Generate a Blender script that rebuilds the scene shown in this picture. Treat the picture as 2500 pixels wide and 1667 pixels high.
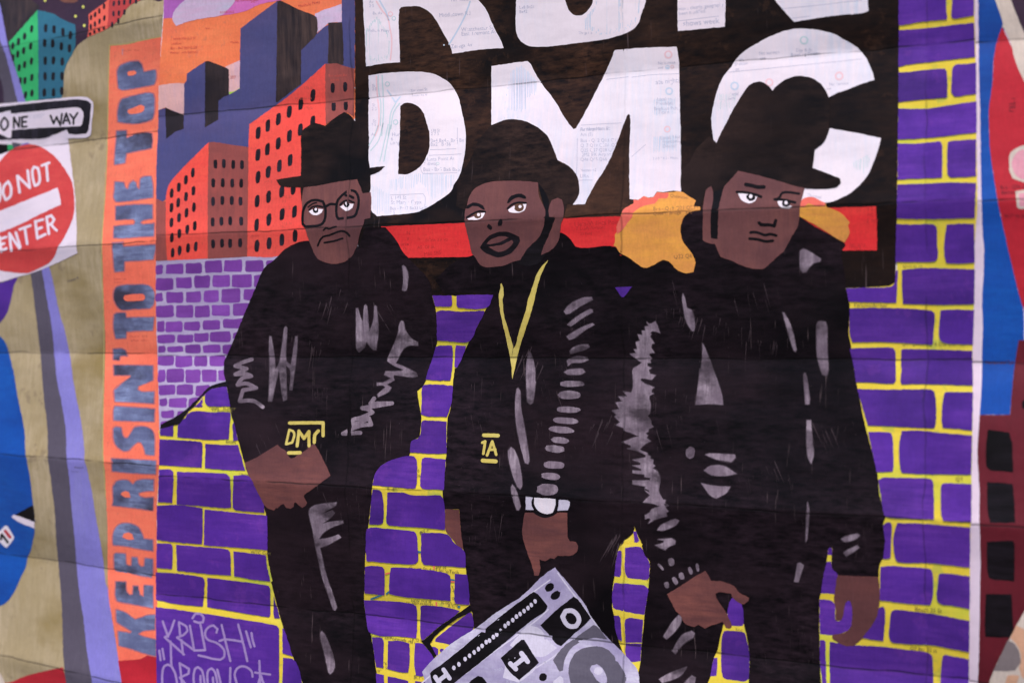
import bpy, math, random, numpy as np
from mathutils import Vector
from mathutils.geometry import delaunay_2d_cdt

random.seed(7)
for o in list(bpy.data.objects): bpy.data.objects.remove(o)
SC = bpy.context.scene
COL = SC.collection

# ------------------------------------------------------------------ camera, light, exposure
DIST = 0.93                     # metres from the lens to the middle of the mural
FPX = 3472.0                    # 50 mm lens on a 36 mm sensor, in photo pixels (2500 wide)
YAW = math.atan(FPX / 6625.0)   # the mural is seen at an angle: its right side is nearer
EYE = 1.5
cs, sn = math.cos(YAW), math.sin(YAW)
CAMP = np.array([DIST * sn, -DIST * cs, EYE])
FWD = np.array([-sn, cs, 0.0]); RGT = np.array([cs, sn, 0.0])
cd = bpy.data.cameras.new('camera'); cam = bpy.data.objects.new('camera', cd); COL.objects.link(cam)
cam.location = CAMP; cam.rotation_euler = (math.radians(90), 0, YAW)
cd.sensor_width = 36.0; cd.lens = 36.0 * FPX / 2500.0
cd.clip_start = 0.02; cd.clip_end = 500
cd.dof.use_dof = True; cd.dof.focus_distance = 0.935; cd.dof.aperture_fstop = 5.6
SC.camera = cam

w = bpy.data.worlds.new('World'); SC.world = w; w.use_nodes = True
nt = w.node_tree; bg = nt.nodes['Background']
sky = nt.nodes.new('ShaderNodeTexSky'); sky.sky_type = 'NISHITA'; sky.sun_disc = False
SUN_EL, SUN_AZ = math.radians(62), math.radians(158)      # azimuth clockwise from +Y (north)
sky.sun_elevation = SUN_EL; sky.sun_rotation = SUN_AZ
sky.air_density = 1.0; sky.dust_density = 3.0; sky.ozone_density = 0.6
nt.links.new(sky.outputs[0], bg.inputs[0]); bg.inputs[1].default_value = 0.06
sl = bpy.data.lights.new('sun', 'SUN'); sl.energy = 1.5; sl.angle = math.radians(10); sl.color = (1.0, 0.90, 0.84)
so = bpy.data.objects.new('sun', sl); COL.objects.link(so)
sd = Vector((math.sin(SUN_AZ) * math.cos(SUN_EL), math.cos(SUN_AZ) * math.cos(SUN_EL), math.sin(SUN_EL)))
so.rotation_euler = sd.to_track_quat('Z', 'Y').to_euler(); so.location = (0, -2, 4)
SC.view_settings.view_transform = 'Standard'; SC.view_settings.look = 'None'
SC.view_settings.gamma = 1; SC.view_settings.exposure = 1.18
SC.render.engine = 'CYCLES'

# ------------------------------------------------------------------ materials
def lin(c):
    out = []
    for v in c:
        v = v / 255.0
        out.append(v / 12.92 if v <= 0.04045 else ((v + 0.055) / 1.055) ** 2.4)
    return (*out, 1.0)

def relief_group():
    """shared by every paint: paper fibre, ripples, crease lines; outputs Normal and Crease (0..1)"""
    g = bpy.data.node_groups.new('paper_relief', 'ShaderNodeTree')
    g.interface.new_socket('Normal', in_out='OUTPUT', socket_type='NodeSocketVector')
    g.interface.new_socket('Crease', in_out='OUTPUT', socket_type='NodeSocketFloat')
    N, L = g.nodes, g.links
    out = N.new('NodeGroupOutput')
    geo = N.new('ShaderNodeNewGeometry')
    uv = N.new('ShaderNodeUVMap'); uv.uv_map = 'fold'
    def mp(scale, rot=0):
        m = N.new('ShaderNodeMapping'); m.inputs['Scale'].default_value = scale
        m.inputs['Rotation'].default_value = (0, rot, 0)
        L.new(geo.outputs['Position'], m.inputs['Vector']); return m
    def noise(m, s, det=3, ro=0.5):
        n = N.new('ShaderNodeTexNoise'); n.inputs['Scale'].default_value = s
        n.inputs['Detail'].default_value = det; n.inputs['Roughness'].default_value = ro
        L.new(m.outputs[0], n.inputs['Vector']); return n.outputs['Fac']
    def math_(op, a, b=None, c=None):
        n = N.new('ShaderNodeMath'); n.operation = op
        for i, v in enumerate((a, b, c)):
            if v is None: continue
            if isinstance(v, (int, float)): n.inputs[i].default_value = v
            else: L.new(v, n.inputs[i])
        return n.outputs[0]
    sx = N.new('ShaderNodeSeparateXYZ'); L.new(uv.outputs[0], sx.inputs[0])
    wob = math_('MULTIPLY', math_('SUBTRACT', noise(mp((1, 1, 1)), 30, 4), 0.5), 0.045)
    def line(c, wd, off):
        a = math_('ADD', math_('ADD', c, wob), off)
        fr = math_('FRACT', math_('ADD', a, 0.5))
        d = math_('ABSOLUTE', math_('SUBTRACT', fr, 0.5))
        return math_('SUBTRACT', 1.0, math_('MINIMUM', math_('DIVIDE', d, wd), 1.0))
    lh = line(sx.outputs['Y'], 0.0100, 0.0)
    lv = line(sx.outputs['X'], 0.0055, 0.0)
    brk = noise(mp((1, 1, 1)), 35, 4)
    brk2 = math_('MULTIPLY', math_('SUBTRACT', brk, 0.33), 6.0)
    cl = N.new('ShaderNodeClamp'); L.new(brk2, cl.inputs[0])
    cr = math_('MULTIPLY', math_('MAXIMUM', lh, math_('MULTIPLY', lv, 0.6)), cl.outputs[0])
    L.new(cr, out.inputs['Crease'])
    fibre = noise(mp((1, 1, 1)), 900, 2)
    weave = noise(mp((2.6, 2.6, 0.35)), 900, 1)
    rip = noise(mp((0.5, 1, 1.0), 0.16), 40, 3, 0.45)
    rip2 = noise(mp((1.0, 1, 0.75), -0.5), 17, 2)
    h = math_('MULTIPLY', fibre, 0.000022)
    h = math_('ADD', h, math_('MULTIPLY', weave, 0.000012))
    h = math_('ADD', h, math_('MULTIPLY', rip, 0.00120))
    h = math_('ADD', h, math_('MULTIPLY', rip2, 0.0016))
    h = math_('SUBTRACT', h, math_('MULTIPLY', cr, 0.00012))
    b = N.new('ShaderNodeBump'); b.inputs['Distance'].default_value = 1.0; b.inputs['Strength'].default_value = 1.0
    L.new(h, b.inputs['Height']); L.new(b.outputs[0], out.inputs['Normal'])
    return g
RELIEF = relief_group()

def paint(name, c1, c2=None, amt=0.5, streak='h', rough=0.5, spec=0.35, blot=14.0, c3=None, amt3=0.0,
          grain=0.10, crease=0.85, c4=None, amt4=0.0, scratch=0.0, sc4=30.0, brush=None, spot=None, vary=0.0):
    """c1 body colour, c2 brushed-on second tone in streaks, c3 soft patches, c4 hard-edged flecks or printed marks"""
    m = bpy.data.materials.new(name); m.use_nodes = True
    T = m.node_tree; N, L = T.nodes, T.links
    P = N['Principled BSDF']
    geo = N.new('ShaderNodeNewGeometry')
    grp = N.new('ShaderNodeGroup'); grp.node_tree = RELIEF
    def mp(scale, rot=0, loc=(0, 0, 0)):
        k = N.new('ShaderNodeMapping'); k.inputs['Scale'].default_value = scale
        k.inputs['Rotation'].default_value = (0, rot, 0); k.inputs['Location'].default_value = loc
        L.new(geo.outputs['Position'], k.inputs['Vector']); return k.outputs[0]
    def noise(v, s, det=3, ro=0.55):
        n = N.new('ShaderNodeTexNoise'); n.inputs['Scale'].default_value = s
        n.inputs['Detail'].default_value = det; n.inputs['Roughness'].default_value = ro
        L.new(v, n.inputs['Vector']); return n.outputs['Fac']
    def ramp(f, lo, hi):
        r = N.new('ShaderNodeMapRange'); r.inputs['From Min'].default_value = lo; r.inputs['From Max'].default_value = hi
        L.new(f, r.inputs['Value']); return r.outputs[0]
    def mul(a, b):
        n = N.new('ShaderNodeMath'); n.operation = 'MULTIPLY'
        for i, v in enumerate((a, b)):
            if isinstance(v, (int, float)): n.inputs[i].default_value = v
            else: L.new(v, n.inputs[i])
        return n.outputs[0]
    def mix(f, a, b, mode='MIX'):
        n = N.new('ShaderNodeMix'); n.data_type = 'RGBA'; n.blend_type = mode
        for s, v in ((0, f), (6, a), (7, b)):
            if isinstance(v, (int, float)): n.inputs[s].default_value = v
            elif isinstance(v, tuple): n.inputs[s].default_value = v
            else: L.new(v, n.inputs[s])
        return n.outputs[2]
    seed = (random.uniform(-9, 9), 0, random.uniform(-9, 9))
    near = 1.0
    if spot:            # the thin, rubbed part of the paint lies round this point of the wall (x, z, radius)
        vd = N.new('ShaderNodeVectorMath'); vd.operation = 'DISTANCE'; vd.inputs[1].default_value = (spot[0], 0, spot[1])
        L.new(geo.outputs['Position'], vd.inputs[0])
        mr = N.new('ShaderNodeMapRange'); mr.interpolation_type = 'SMOOTHSTEP'; mr.inputs['From Min'].default_value = spot[2] * 0.35; mr.inputs['From Max'].default_value = spot[2]
        mr.inputs['To Min'].default_value = 1.0; mr.inputs['To Max'].default_value = 0.18
        L.new(vd.outputs['Value'], mr.inputs['Value']); near = mr.outputs[0]
    S = {'h': ((0.16, 1, 1.7), 0.03), 'v': ((1.7, 1, 0.16), 0.03), 's': ((0.22, 1, 1.8), -0.75), 'n': ((1, 1, 1), 0), 'd': ((0.25, 1, 1.6), 0.6)}[streak]
    col = lin(c1)
    if brush: S = ((brush[0], 1, brush[1]), 0.12)
    if c2 is not None:
        st = ramp(noise(mp(S[0], S[1], seed), 190, 4, 0.7), 0.34, 0.70)
        bl = ramp(noise(mp((1, 1, 1), 0, seed), blot, 3), 0.36, 0.66)
        col = mix(mul(mul(mul(st, bl), amt * 1.5), near), col, lin(c2))
    if c3 is not None:
        bl = ramp(noise(mp((0.7, 1, 1.3), 0, seed[::-1]), blot * 0.8, 4, 0.6), 0.48, 0.66)
        col = mix(mul(mul(bl, amt3), near), col, lin(c3))
    if c4 is not None:
        bl = ramp(noise(mp((1, 1, 1), 0.4, seed), sc4, 4, 0.75), 0.60, 0.64)
        col = mix(mul(bl, amt4), col, lin(c4))
    if scratch > 0:       # hair-fine dry brush scratches
        k = N.new('ShaderNodeTexNoise'); k.inputs['Scale'].default_value = 260; k.inputs['Detail'].default_value = 2
        L.new(mp((2.8, 1, 0.11), 0.06, seed), k.inputs['Vector'])
        sc = ramp(k.outputs['Fac'], 0.68, 0.75)
        bl = ramp(noise(mp((1, 1, 1), 0, seed), 22, 2), 0.47, 0.6)
        col = mix(mul(mul(sc, bl), scratch), col, lin((130, 112, 118)))
    # pigment grain
    gr = ramp(noise(mp((1, 1, 1)), 700, 2), 0.3, 0.7)
    gs = ramp(noise(mp((1.5, 1, 0.3)), 480, 2), 0.3, 0.7)
    gg = N.new('ShaderNodeMath'); gg.operation = 'ADD'; L.new(mul(gr, 0.5), gg.inputs[0]); L.new(mul(gs, 0.5), gg.inputs[1])
    gcol = N.new('ShaderNodeMapRange'); gcol.inputs['To Min'].default_value = 1 - grain; gcol.inputs['To Max'].default_value = 1 + grain
    L.new(gg.outputs[0], gcol.inputs['Value'])
    gval = gcol.outputs[0]
    if vary:
        oi = N.new('ShaderNodeObjectInfo'); vr = N.new('ShaderNodeMapRange'); vr.inputs['To Min'].default_value = 1 - vary; vr.inputs['To Max'].default_value = 1 + vary * 0.6
        L.new(oi.outputs['Random'], vr.inputs['Value']); gval = mul(gval, vr.outputs[0])
    cc = N.new('ShaderNodeCombineColor')
    for i in range(3): L.new(gval, cc.inputs[i])
    col = mix(1.0, col, cc.outputs[0], 'MULTIPLY')
    col = mix(mul(grp.outputs['Crease'], crease), col, lin(tuple(int(v * 0.28) for v in c1)))  # fold lines darkened: worn ink, plus occlusion-like crease shade put into the colour
    L.new(col, P.inputs['Base Color'])
    rr = N.new('ShaderNodeMapRange'); rr.inputs['To Min'].default_value = rough - 0.10; rr.inputs['To Max'].default_value = rough + 0.12
    L.new(noise(mp(S[0], S[1], seed), 120, 3), rr.inputs['Value']); L.new(rr.outputs[0], P.inputs['Roughness'])
    P.inputs['Specular IOR Level'].default_value = spec
    L.new(grp.outputs['Normal'], P.inputs['Normal'])
    return m

M = {}
M['paper'] = paint('map_paper', (240, 230, 244), (222, 226, 245), 0.5, 'n', 0.6, 0.3, c3=(232, 218, 238), amt3=0.5, grain=0.03)
M['margin'] = paint('paper_margin', (228, 212, 232), (212, 196, 222), 0.4, 'n', 0.6, 0.3, grain=0.03)
M['white'] = paint('white_paint', (244, 234, 247), (206, 220, 246), 0.55, 'v', 0.55, 0.3, 9, c3=(228, 208, 226), amt3=0.35, grain=0.03, crease=0.35)
M['sign_white'] = paint('sign_white_paint', (236, 224, 242), (212, 206, 232), 0.5, 'd', 0.5, 0.3, grain=0.03)
M['eye_white'] = paint('eye_white_paint', (240, 232, 246), grain=0.03)
M['board'] = paint('black_board_paint', (15, 10, 13), (104, 70, 52), 0.5, 'n', 0.34, 0.16, 12, c3=(74, 50, 39), amt3=0.75, scratch=0.3, c4=(150, 104, 78), amt4=0.05, sc4=70, brush=(0.5, 1.6), spot=(0.0, 1.65, 0.165))
M['black'] = paint('black_paint', (8, 5, 10), (54, 40, 51), 0.5, 'n', 0.34, 0.13, 9, c3=(43, 30, 38), amt3=0.9, scratch=0.35, brush=(0.45, 1.7))
M['hat'] = paint('dark_brown_black_paint', (14, 10, 13), (70, 51, 45), 0.5, 'n', 0.34, 0.14, 14, c3=(50, 36, 34), amt3=0.8, scratch=0.3, brush=(0.5, 1.5))
M['tower_black'] = paint('tower_black_paint', (32, 23, 31), (90, 70, 66), 0.55, 'v', 0.45, 0.35, 24, c3=(52, 40, 46), amt3=0.5)
M['line'] = paint('black_line_paint', (12, 9, 14), (38, 32, 42), 0.5, 'h', 0.36, 0.17, 40)
M['window'] = paint('window_black_paint', (22, 18, 26), (60, 54, 72), 0.6, 'v', 0.42, 0.2, 60)
M['purple'] = paint('purple_paint', (80, 38, 150), (114, 60, 178), 0.55, 'h', 0.45, 0.28, 24, c3=(62, 28, 126), amt3=0.8, c4=(140, 70, 180), amt4=0.14, sc4=40, vary=0.22)
M['violet'] = paint('violet_paint', (122, 62, 162), (142, 84, 186), 0.6, 'h', 0.5, 0.3, 30, c3=(104, 50, 146), amt3=0.6, vary=0.15)
M['lilac_mortar'] = paint('lilac_mortar_paint', (176, 164, 204), (206, 200, 226), 0.6, 'h', 0.5, 0.3, 40, c3=(158, 146, 190), amt3=0.6, grain=0.05, c4=(120, 112, 150), amt4=0.25, sc4=260)
M['yellow'] = paint('yellow_mortar_paint', (228, 203, 62), (244, 226, 94), 0.6, 'h', 0.5, 0.3, 24, c3=(190, 206, 70), amt3=0.75, grain=0.05, c4=(120, 170, 90), amt4=0.35, sc4=26)
M['emblem'] = paint('gold_paint', (206, 188, 96), (226, 214, 130), 0.6, 'd', 0.45, 0.4, 40, c3=(178, 158, 70), amt3=0.5)
M['orange'] = paint('orange_band_paint', (255, 124, 98), (255, 142, 108), 0.6, 'h', 0.5, 0.3, 20, c3=(236, 104, 84), amt3=0.6, c4=(176, 96, 96), amt4=0.2, sc4=220)
M['sky_orange'] = paint('orange_sky_paint', (248, 128, 84), (252, 146, 96), 0.5, 's', 0.5, 0.3, 18, c3=(230, 112, 92), amt3=0.7, c4=(190, 120, 110), amt4=0.3, sc4=200)
M['sky_purple'] = paint('purple_sky_paint', (182, 104, 196), (206, 120, 206), 0.6, 'h', 0.5, 0.3, 20)
M['magenta'] = paint('magenta_sky_paint', (216, 112, 196), (230, 140, 204), 0.6, 'h', 0.5, 0.3, 20)
M['cloud'] = paint('lilac_cloud_paint', (214, 186, 222), (196, 206, 232), 0.7, 's', 0.5, 0.3, 16, c3=(228, 178, 212), amt3=0.5)
M['pale_pink'] = paint('pale_pink_paint', (238, 188, 186), (214, 178, 202), 0.7, 'v', 0.5, 0.3, 16)
M['lime'] = paint('lime_paint', (170, 210, 70))
M['navy'] = paint('navy_paint', (76, 76, 128), (66, 72, 134), 0.7, 'v', 0.5, 0.35, 14, c3=(90, 80, 128), amt3=0.6)
M['red'] = paint('bright_red_paint', (242, 80, 72), (248, 96, 78), 0.6, 'h', 0.5, 0.3, 14, c3=(216, 88, 84), amt3=0.4, c4=(180, 60, 62), amt4=0.25, sc4=240)
M['brick_red'] = paint('dull_red_paint', (146, 76, 74), (178, 86, 80), 0.6, 'v', 0.5, 0.3, 22, c3=(124, 66, 66), amt3=0.6)
M['stripe'] = paint('scarlet_paint', (236, 50, 56), (246, 72, 66), 0.6, 'h', 0.45, 0.3, 16, c3=(214, 40, 52), amt3=0.5, c4=(160, 30, 40), amt4=0.2, sc4=240)
M['coral'] = paint('coral_paint', (236, 108, 94), (226, 122, 112), 0.5, 'h')
M['fur'] = paint('ochre_paint', (226, 154, 78), (244, 178, 70), 0.9, 'd', 0.5, 0.3, 16, c3=(206, 134, 80), amt3=0.8)
M['skin'] = paint('brown_skin_paint', (106, 65, 67), (136, 84, 78), 0.6, 'v', 0.46, 0.35, 26, c3=(84, 50, 56), amt3=0.6)
M['hand'] = paint('brown_hand_paint', (103, 61, 62), (150, 90, 80), 0.55, 's', 0.46, 0.35, 26, c3=(84, 50, 54), amt3=0.6, scratch=0.25)
M['iris'] = paint('brown_iris_paint', (92, 62, 46), (110, 76, 52), 0.5)
M['khaki'] = paint('khaki_paint', (168, 152, 118), (190, 174, 146), 0.9, 'v', 0.5, 0.3, 14, c3=(140, 122, 74), amt3=0.85, c4=(116, 100, 86), amt4=0.4, sc4=26)
M['night'] = paint('night_sky_paint', (58, 38, 60), (76, 44, 66), 0.5, 'n', 0.5, 0.3, 14, c3=(44, 32, 62), amt3=0.5)
M['copper'] = paint('copper_cloud_paint', (112, 70, 62), (150, 96, 76), 0.6, 'h')
M['star'] = paint('star_yellow_paint', (220, 222, 110))
M['green'] = paint('green_paint', (52, 184, 112), (66, 196, 120), 0.5, 'v', 0.5, 0.3, 16, c3=(44, 164, 104), amt3=0.5)
M['teal'] = paint('teal_paint', (46, 112, 138), (56, 126, 150), 0.5, 'v', 0.5, 0.3, 16, c3=(44, 96, 132), amt3=0.5)
M['coral_tower'] = paint('salmon_paint', (240, 104, 88), (230, 96, 82), 0.5, 'v')
M['tower_red'] = paint('tower_red_paint', (190, 66, 66), (170, 58, 60), 0.5, 'v')
M['sign_red'] = paint('sign_red_paint', (210, 64, 66), (222, 84, 78), 0.6, 'd', 0.45, 0.35, 14, c3=(186, 48, 58), amt3=0.5)
M['lavender'] = paint('lavender_paint', (136, 130, 216), (150, 148, 214), 0.5, 'v', 0.5, 0.3, 14, c3=(128, 126, 204), amt3=0.5)
M['slate'] = paint('slate_grey_paint', (88, 82, 100), (98, 92, 110), 0.5, 'v', 0.5, 0.3, 14)
M['blue'] = paint('cobalt_paint', (4, 74, 170), (10, 92, 186), 0.7, 'd', 0.45, 0.35, 14, c3=(6, 56, 140), amt3=0.7)
M['letter'] = paint('blue_grey_letter_paint', (96, 104, 146), (146, 162, 208), 0.9, 'h', 0.5, 0.3, 30, c3=(60, 58, 80), amt3=1.0, grain=0.14)
M['crimson'] = paint('crimson_paint', (188, 32, 50), (206, 40, 58), 0.5, 'h', 0.45, 0.35, 14, c3=(164, 22, 44), amt3=0.5)
M['maroon'] = paint('maroon_paint', (98, 20, 36), (112, 26, 44), 0.5, 'v', 0.45, 0.35, 10, c3=(82, 8, 28), amt3=0.6)
M['cream'] = paint('cream_paint', (214, 200, 190), (196, 188, 186), 0.7, 's', 0.5, 0.3, 14)
M['pink'] = paint('pink_paint', (222, 150, 172), (232, 176, 190), 0.6, 'd')
M['peach'] = paint('peach_paint', (214, 166, 138), (222, 184, 156), 0.5, 'd')
M['grey'] = paint('warm_grey_paint', (128, 118, 122))
M['shine'] = paint('grey_highlight_paint', (112, 98, 114), (166, 152, 168), 0.8, 'v', 0.45, 0.3, 60, c3=(52, 42, 52), amt3=0.9, grain=0.2)
M['shine_edge'] = paint('thin_grey_paint', (58, 48, 58), (80, 68, 80), 0.6, 'n', grain=0.2)
M['tag'] = paint('lilac_marker_paint', (150, 126, 188), (166, 144, 200), 0.5, 'd', 0.45, 0.35, 50)
M['stereo'] = paint('silver_lilac_paint', (178, 170, 206), (212, 212, 232), 0.9, 's', 0.48, 0.3, 34, c3=(146, 138, 180), amt3=0.8)
M['stereo_dark'] = paint('mid_grey_paint', (92, 88, 106), (108, 104, 122), 0.5, 's')
M['stereo_light'] = paint('pale_lilac_paint', (206, 202, 226))
def ink(n, c):
    return paint(n, c, grain=0.02, spec=0.2)
M['halo'] = paint('rubbed_pencil_paint', (206, 112, 112), (180, 108, 122), 0.6, 'n')
M['khaki_edge'] = paint('olive_edge_paint', (190, 176, 118), (170, 156, 92), 0.6, 'v')
M['ink_scarlet'] = paint('scarlet_print_ink', (196, 44, 50), grain=0.02)
M['ink_ochre'] = paint('ochre_print_ink', (150, 104, 66), grain=0.02)
M['scratch'] = paint('dry_brush_paint', (56, 45, 52), (86, 72, 80), 0.6, 'n', spec=0.2)
M['ink'] = ink('grey_print_ink', (184, 186, 212)); M['ink_dark'] = ink('dark_print_ink', (118, 110, 70))
M['ink_red'] = ink('faded_red_ink', (243, 204, 216)); M['ink_blue'] = ink('faded_blue_ink', (200, 216, 240))
M['ink_teal'] = ink('faded_teal_ink', (196, 218, 228)); M['ink_rust'] = ink('rust_print_ink', (200, 88, 80))
M['wall'] = paint('hoarding_grey_paint', (150, 146, 142), (130, 126, 122), 0.5, 'v', 0.7, 0.2, 6)
M['pave'] = paint('pavement_concrete', (104, 100, 98), (84, 82, 80), 0.6, 'n', 0.85, 0.2, 3, crease=0.0, grain=0.12)

# ------------------------------------------------------------------ the planes the sheets hang on
def ray(px, py):
    px = np.asarray(px, float); py = np.asarray(py, float)
    return (FWD[None, :] + RGT[None, :] * ((px - 1250.0) / FPX)[:, None]
            + np.array([0, 0, 1.0])[None, :] * ((833.5 - py) / FPX)[:, None])

class Panel:
    def __init__(s, p0, along, zf, z0, vf, off=0.0):
        s.p0 = np.array(p0, float); s.al = np.array(along, float)      # point on it, unit vector along it (to the right)
        s.n = np.array([s.al[1], -s.al[0], 0.0])                       # towards the viewer
        s.p0 = s.p0 + s.n * off
        s.zf = zf; s.z0 = z0; s.vf = np.array(vf, float)
    def on(s, px, py):
        r = ray(px, py)
        k = ((s.p0 - CAMP) @ s.n) / (r @ s.n)
        p = CAMP[None, :] + r * k[:, None]
        return (p - s.p0) @ s.al, p[:, 2] - EYE                        # metres along, metres up
    def coords(s, a, z):
        v = (z - s.z0) / s.zf
        u = np.interp(a, s.vf, np.arange(len(s.vf)))
        return u, v
    def h(s, a, z):
        """height of the paper off the wall: ridge and valley folds, slow billows"""
        u, v = s.coords(a, z)
        out = np.zeros_like(a)
        for k in range(-5, 6):
            sg = 1.0 if k % 2 else -0.8
            out += sg * 0.0026 * np.exp(-np.abs(v - k) * s.zf / 0.020)
            out += sg * 0.0022 * np.maximum(0, 1 - np.abs(v - k))
        for i, x in enumerate(s.vf):
            out += (0.0026 if i % 2 else -0.0024) * np.exp(-np.abs(a - x) / 0.017)
        out += 0.0017 * np.sin(a * 13 + 1.3 + z * 4) * np.sin(z * 21 + 0.4)
        out += 0.0009 * np.sin(a * 29 + z * 8) * np.sin(z * 47 + a * 5 + 2)
        return out + 0.012
    def world(s, px, py, lay):
        px = np.asarray(px, float); py = np.asarray(py, float); qx, qy = px.copy(), py.copy()
        for it in range(4):            # the paint lies on the folded paper, not on the flat board behind it
            a, z = s.on(qx, qy)
            hh = s.h(a, z) + lay * 0.00004
            p = s.p0[None, :] + s.al[None, :] * a[:, None] + s.n[None, :] * hh[:, None]
            p[:, 2] = EYE + z
            if it == 3: break
            q = p - CAMP[None, :]; d = q @ FWD
            qx += px - (1250 + (q @ RGT) / d * FPX); qy += py - (833.5 - q[:, 2] / d * FPX)
        return p, a, z

def t_of(px):
    X = px - 1250.0
    return DIST * X / (FPX * cs + X * sn)
MID = Panel((0, 0, 0), (1, 0, 0), 0.08838, -0.0105, [t_of(x) for x in (-300, 385, 874, 1544, 2270, 2900)])
ang = math.atan(4720.0 / FPX)
wv = FWD * math.cos(ang) - RGT * math.sin(ang)
hinge = np.array([t_of(392), 0.0, 0.0])
dH = DIST * 331.0 / 288.0
LEFT = Panel(hinge, -wv, 270.0 * dH / FPX, (833.5 - 863) * dH / FPX, [-0.5, -0.25, 0.02], off=-0.0042)
RIGHT = Panel((0, 0, 0), (1, 0, 0), 0.08838, -0.0120, [t_of(x) for x in (-300, 2270, 2900)], off=-0.0024)

# ------------------------------------------------------------------ tracing notation
TL = {'P': (0, 0, 1.0), 'BF': (650, 400, 7.84), 'BC': (500, 800, 4.704), 'CL': (550, 1100, 4.704)}
for k, x in (('A', 0), ('B', 370), ('C', 850), ('D', 1300), ('E', 1700), ('F', 2000)):
    for i, y in enumerate((0, 300, 600, 900, 1200, 1334)):
        TL[k + str(i)] = (380 if (k == 'B' and i < 2) else x, y, 4.704)
def T(s):
    """'A0:x,y x,y B1:x,y ...' -> list of photo points on the wall"""
    out = []; cur = TL['P']
    for w_ in s.replace(':', ': ').split():
        if w_.endswith(':'): cur = TL[w_[:-1]]; continue
        x, y = w_.split(',')
        out.append((cur[0] + float(x) / cur[2], cur[1] + float(y) / cur[2]))
    return out

def smooth(pts, closed=True, corner=42.0, step=6.0, jit=0.35):
    n = len(pts); P_ = [np.array(p) for p in pts]; out = []
    def turn(i):
        if not closed and (i == 0 or i == n - 1): return True
        a = P_[i] - P_[i - 1]; b = P_[(i + 1) % n] - P_[i]
        la, lb = np.hypot(*a), np.hypot(*b)
        if la < 1e-6 or lb < 1e-6: return True
        c = float(a @ b) / (la * lb)
        return math.degrees(math.acos(max(-1, min(1, c)))) > corner
    cor = [turn(i) for i in range(n)]
    for i in range(n if closed else n - 1):
        p1 = P_[i]; p2 = P_[(i + 1) % n]
        p0 = P_[i - 1] if not cor[i] else p1 * 2 - p2
        p3 = P_[(i + 2) % n] if not cor[(i + 1) % n] else p2 * 2 - p1
        d = np.hypot(*(p2 - p1)); k = max(1, int(d / step))
        # tangents limited so curves never overshoot
        m1 = (p2 - p0); m2 = (p3 - p1)
        for m_, o_ in ((m1, 1), (m2, 2)):
            l = np.hypot(*m_)
            if l > 1e-6: m_ *= d * (1.0 if not cor[i if o_ == 1 else (i + 1) % n] else 1.0) / l
        for j in range(k):
            t = j / k
            q = ((2 * t**3 - 3 * t**2 + 1) * p1 + (t**3 - 2 * t**2 + t) * m1 + (-2 * t**3 + 3 * t**2) * p2 + (t**3 - t**2) * m2)
            if j or not cor[i]: q = q + np.array([random.gauss(0, jit), random.gauss(0, jit)])
            out.append((q[0], q[1]))
    if not closed: out.append(tuple(P_[-1]))
    return out

def inside(poly, X, Y):
    px = np.array([p[0] for p in poly]); py = np.array([p[1] for p in poly])
    r = np.zeros(len(X), bool); j = len(poly) - 1
    for i in range(len(poly)):
        c = ((py[i] > Y) != (py[j] > Y))
        with np.errstate(divide='ignore', invalid='ignore'):
            xx = (px[j] - px[i]) * (Y - py[i]) / (py[j] - py[i] + 1e-12) + px[i]
        r ^= c & (X < xx); j = i
    return r

_gc = {}
def grid_points(pan):
    """interior points that carry the relief, denser along the folds"""
    if id(pan) in _gc: return _gc[id(pan)]
    G = 13.0
    X, Y = np.meshgrid(np.arange(-260, 2760, G), np.arange(-260, 1930, G)); X = X.ravel() + 0.37; Y = Y.ravel() + 0.53
    X[::2] += 2.0; Y[::3] += 1.5
    a, z = pan.on(X, Y); u, v = pan.coords(a, z)
    keep = (np.abs(v - np.round(v)) > 0.035) & (np.min(np.abs(a[:, None] - pan.vf[None, :]), axis=1) > 0.0025)
    X, Y = X[keep], Y[keep]
    fx, fy = [], []
    def back(aa, zz):
        p = pan.p0[None, :] + pan.al[None, :] * aa[:, None]; p[:, 2] = EYE + zz
        q = p - CAMP[None, :]; d = q @ FWD
        return 1250 + (q @ RGT) / d * FPX, 833.5 - q[:, 2] / d * FPX
    aa = np.arange(a.min(), a.max(), 0.0026)
    for k in range(-4, 6):
        for dv in (-0.022, 0, 0.022):
            x_, y_ = back(aa, np.full_like(aa, pan.z0 + (k + dv) * pan.zf)); fx.append(x_); fy.append(y_)
    zz = np.arange(-0.32, 0.32, 0.0026)
    for x0 in pan.vf:
        for da in (-0.0016, 0, 0.0016):
            x_, y_ = back(np.full_like(zz, x0 + da), zz); fx.append(x_); fy.append(y_)
    X = np.concatenate([X] + fx); Y = np.concatenate([Y] + fy)
    _gc[id(pan)] = (X, Y); return X, Y

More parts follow.
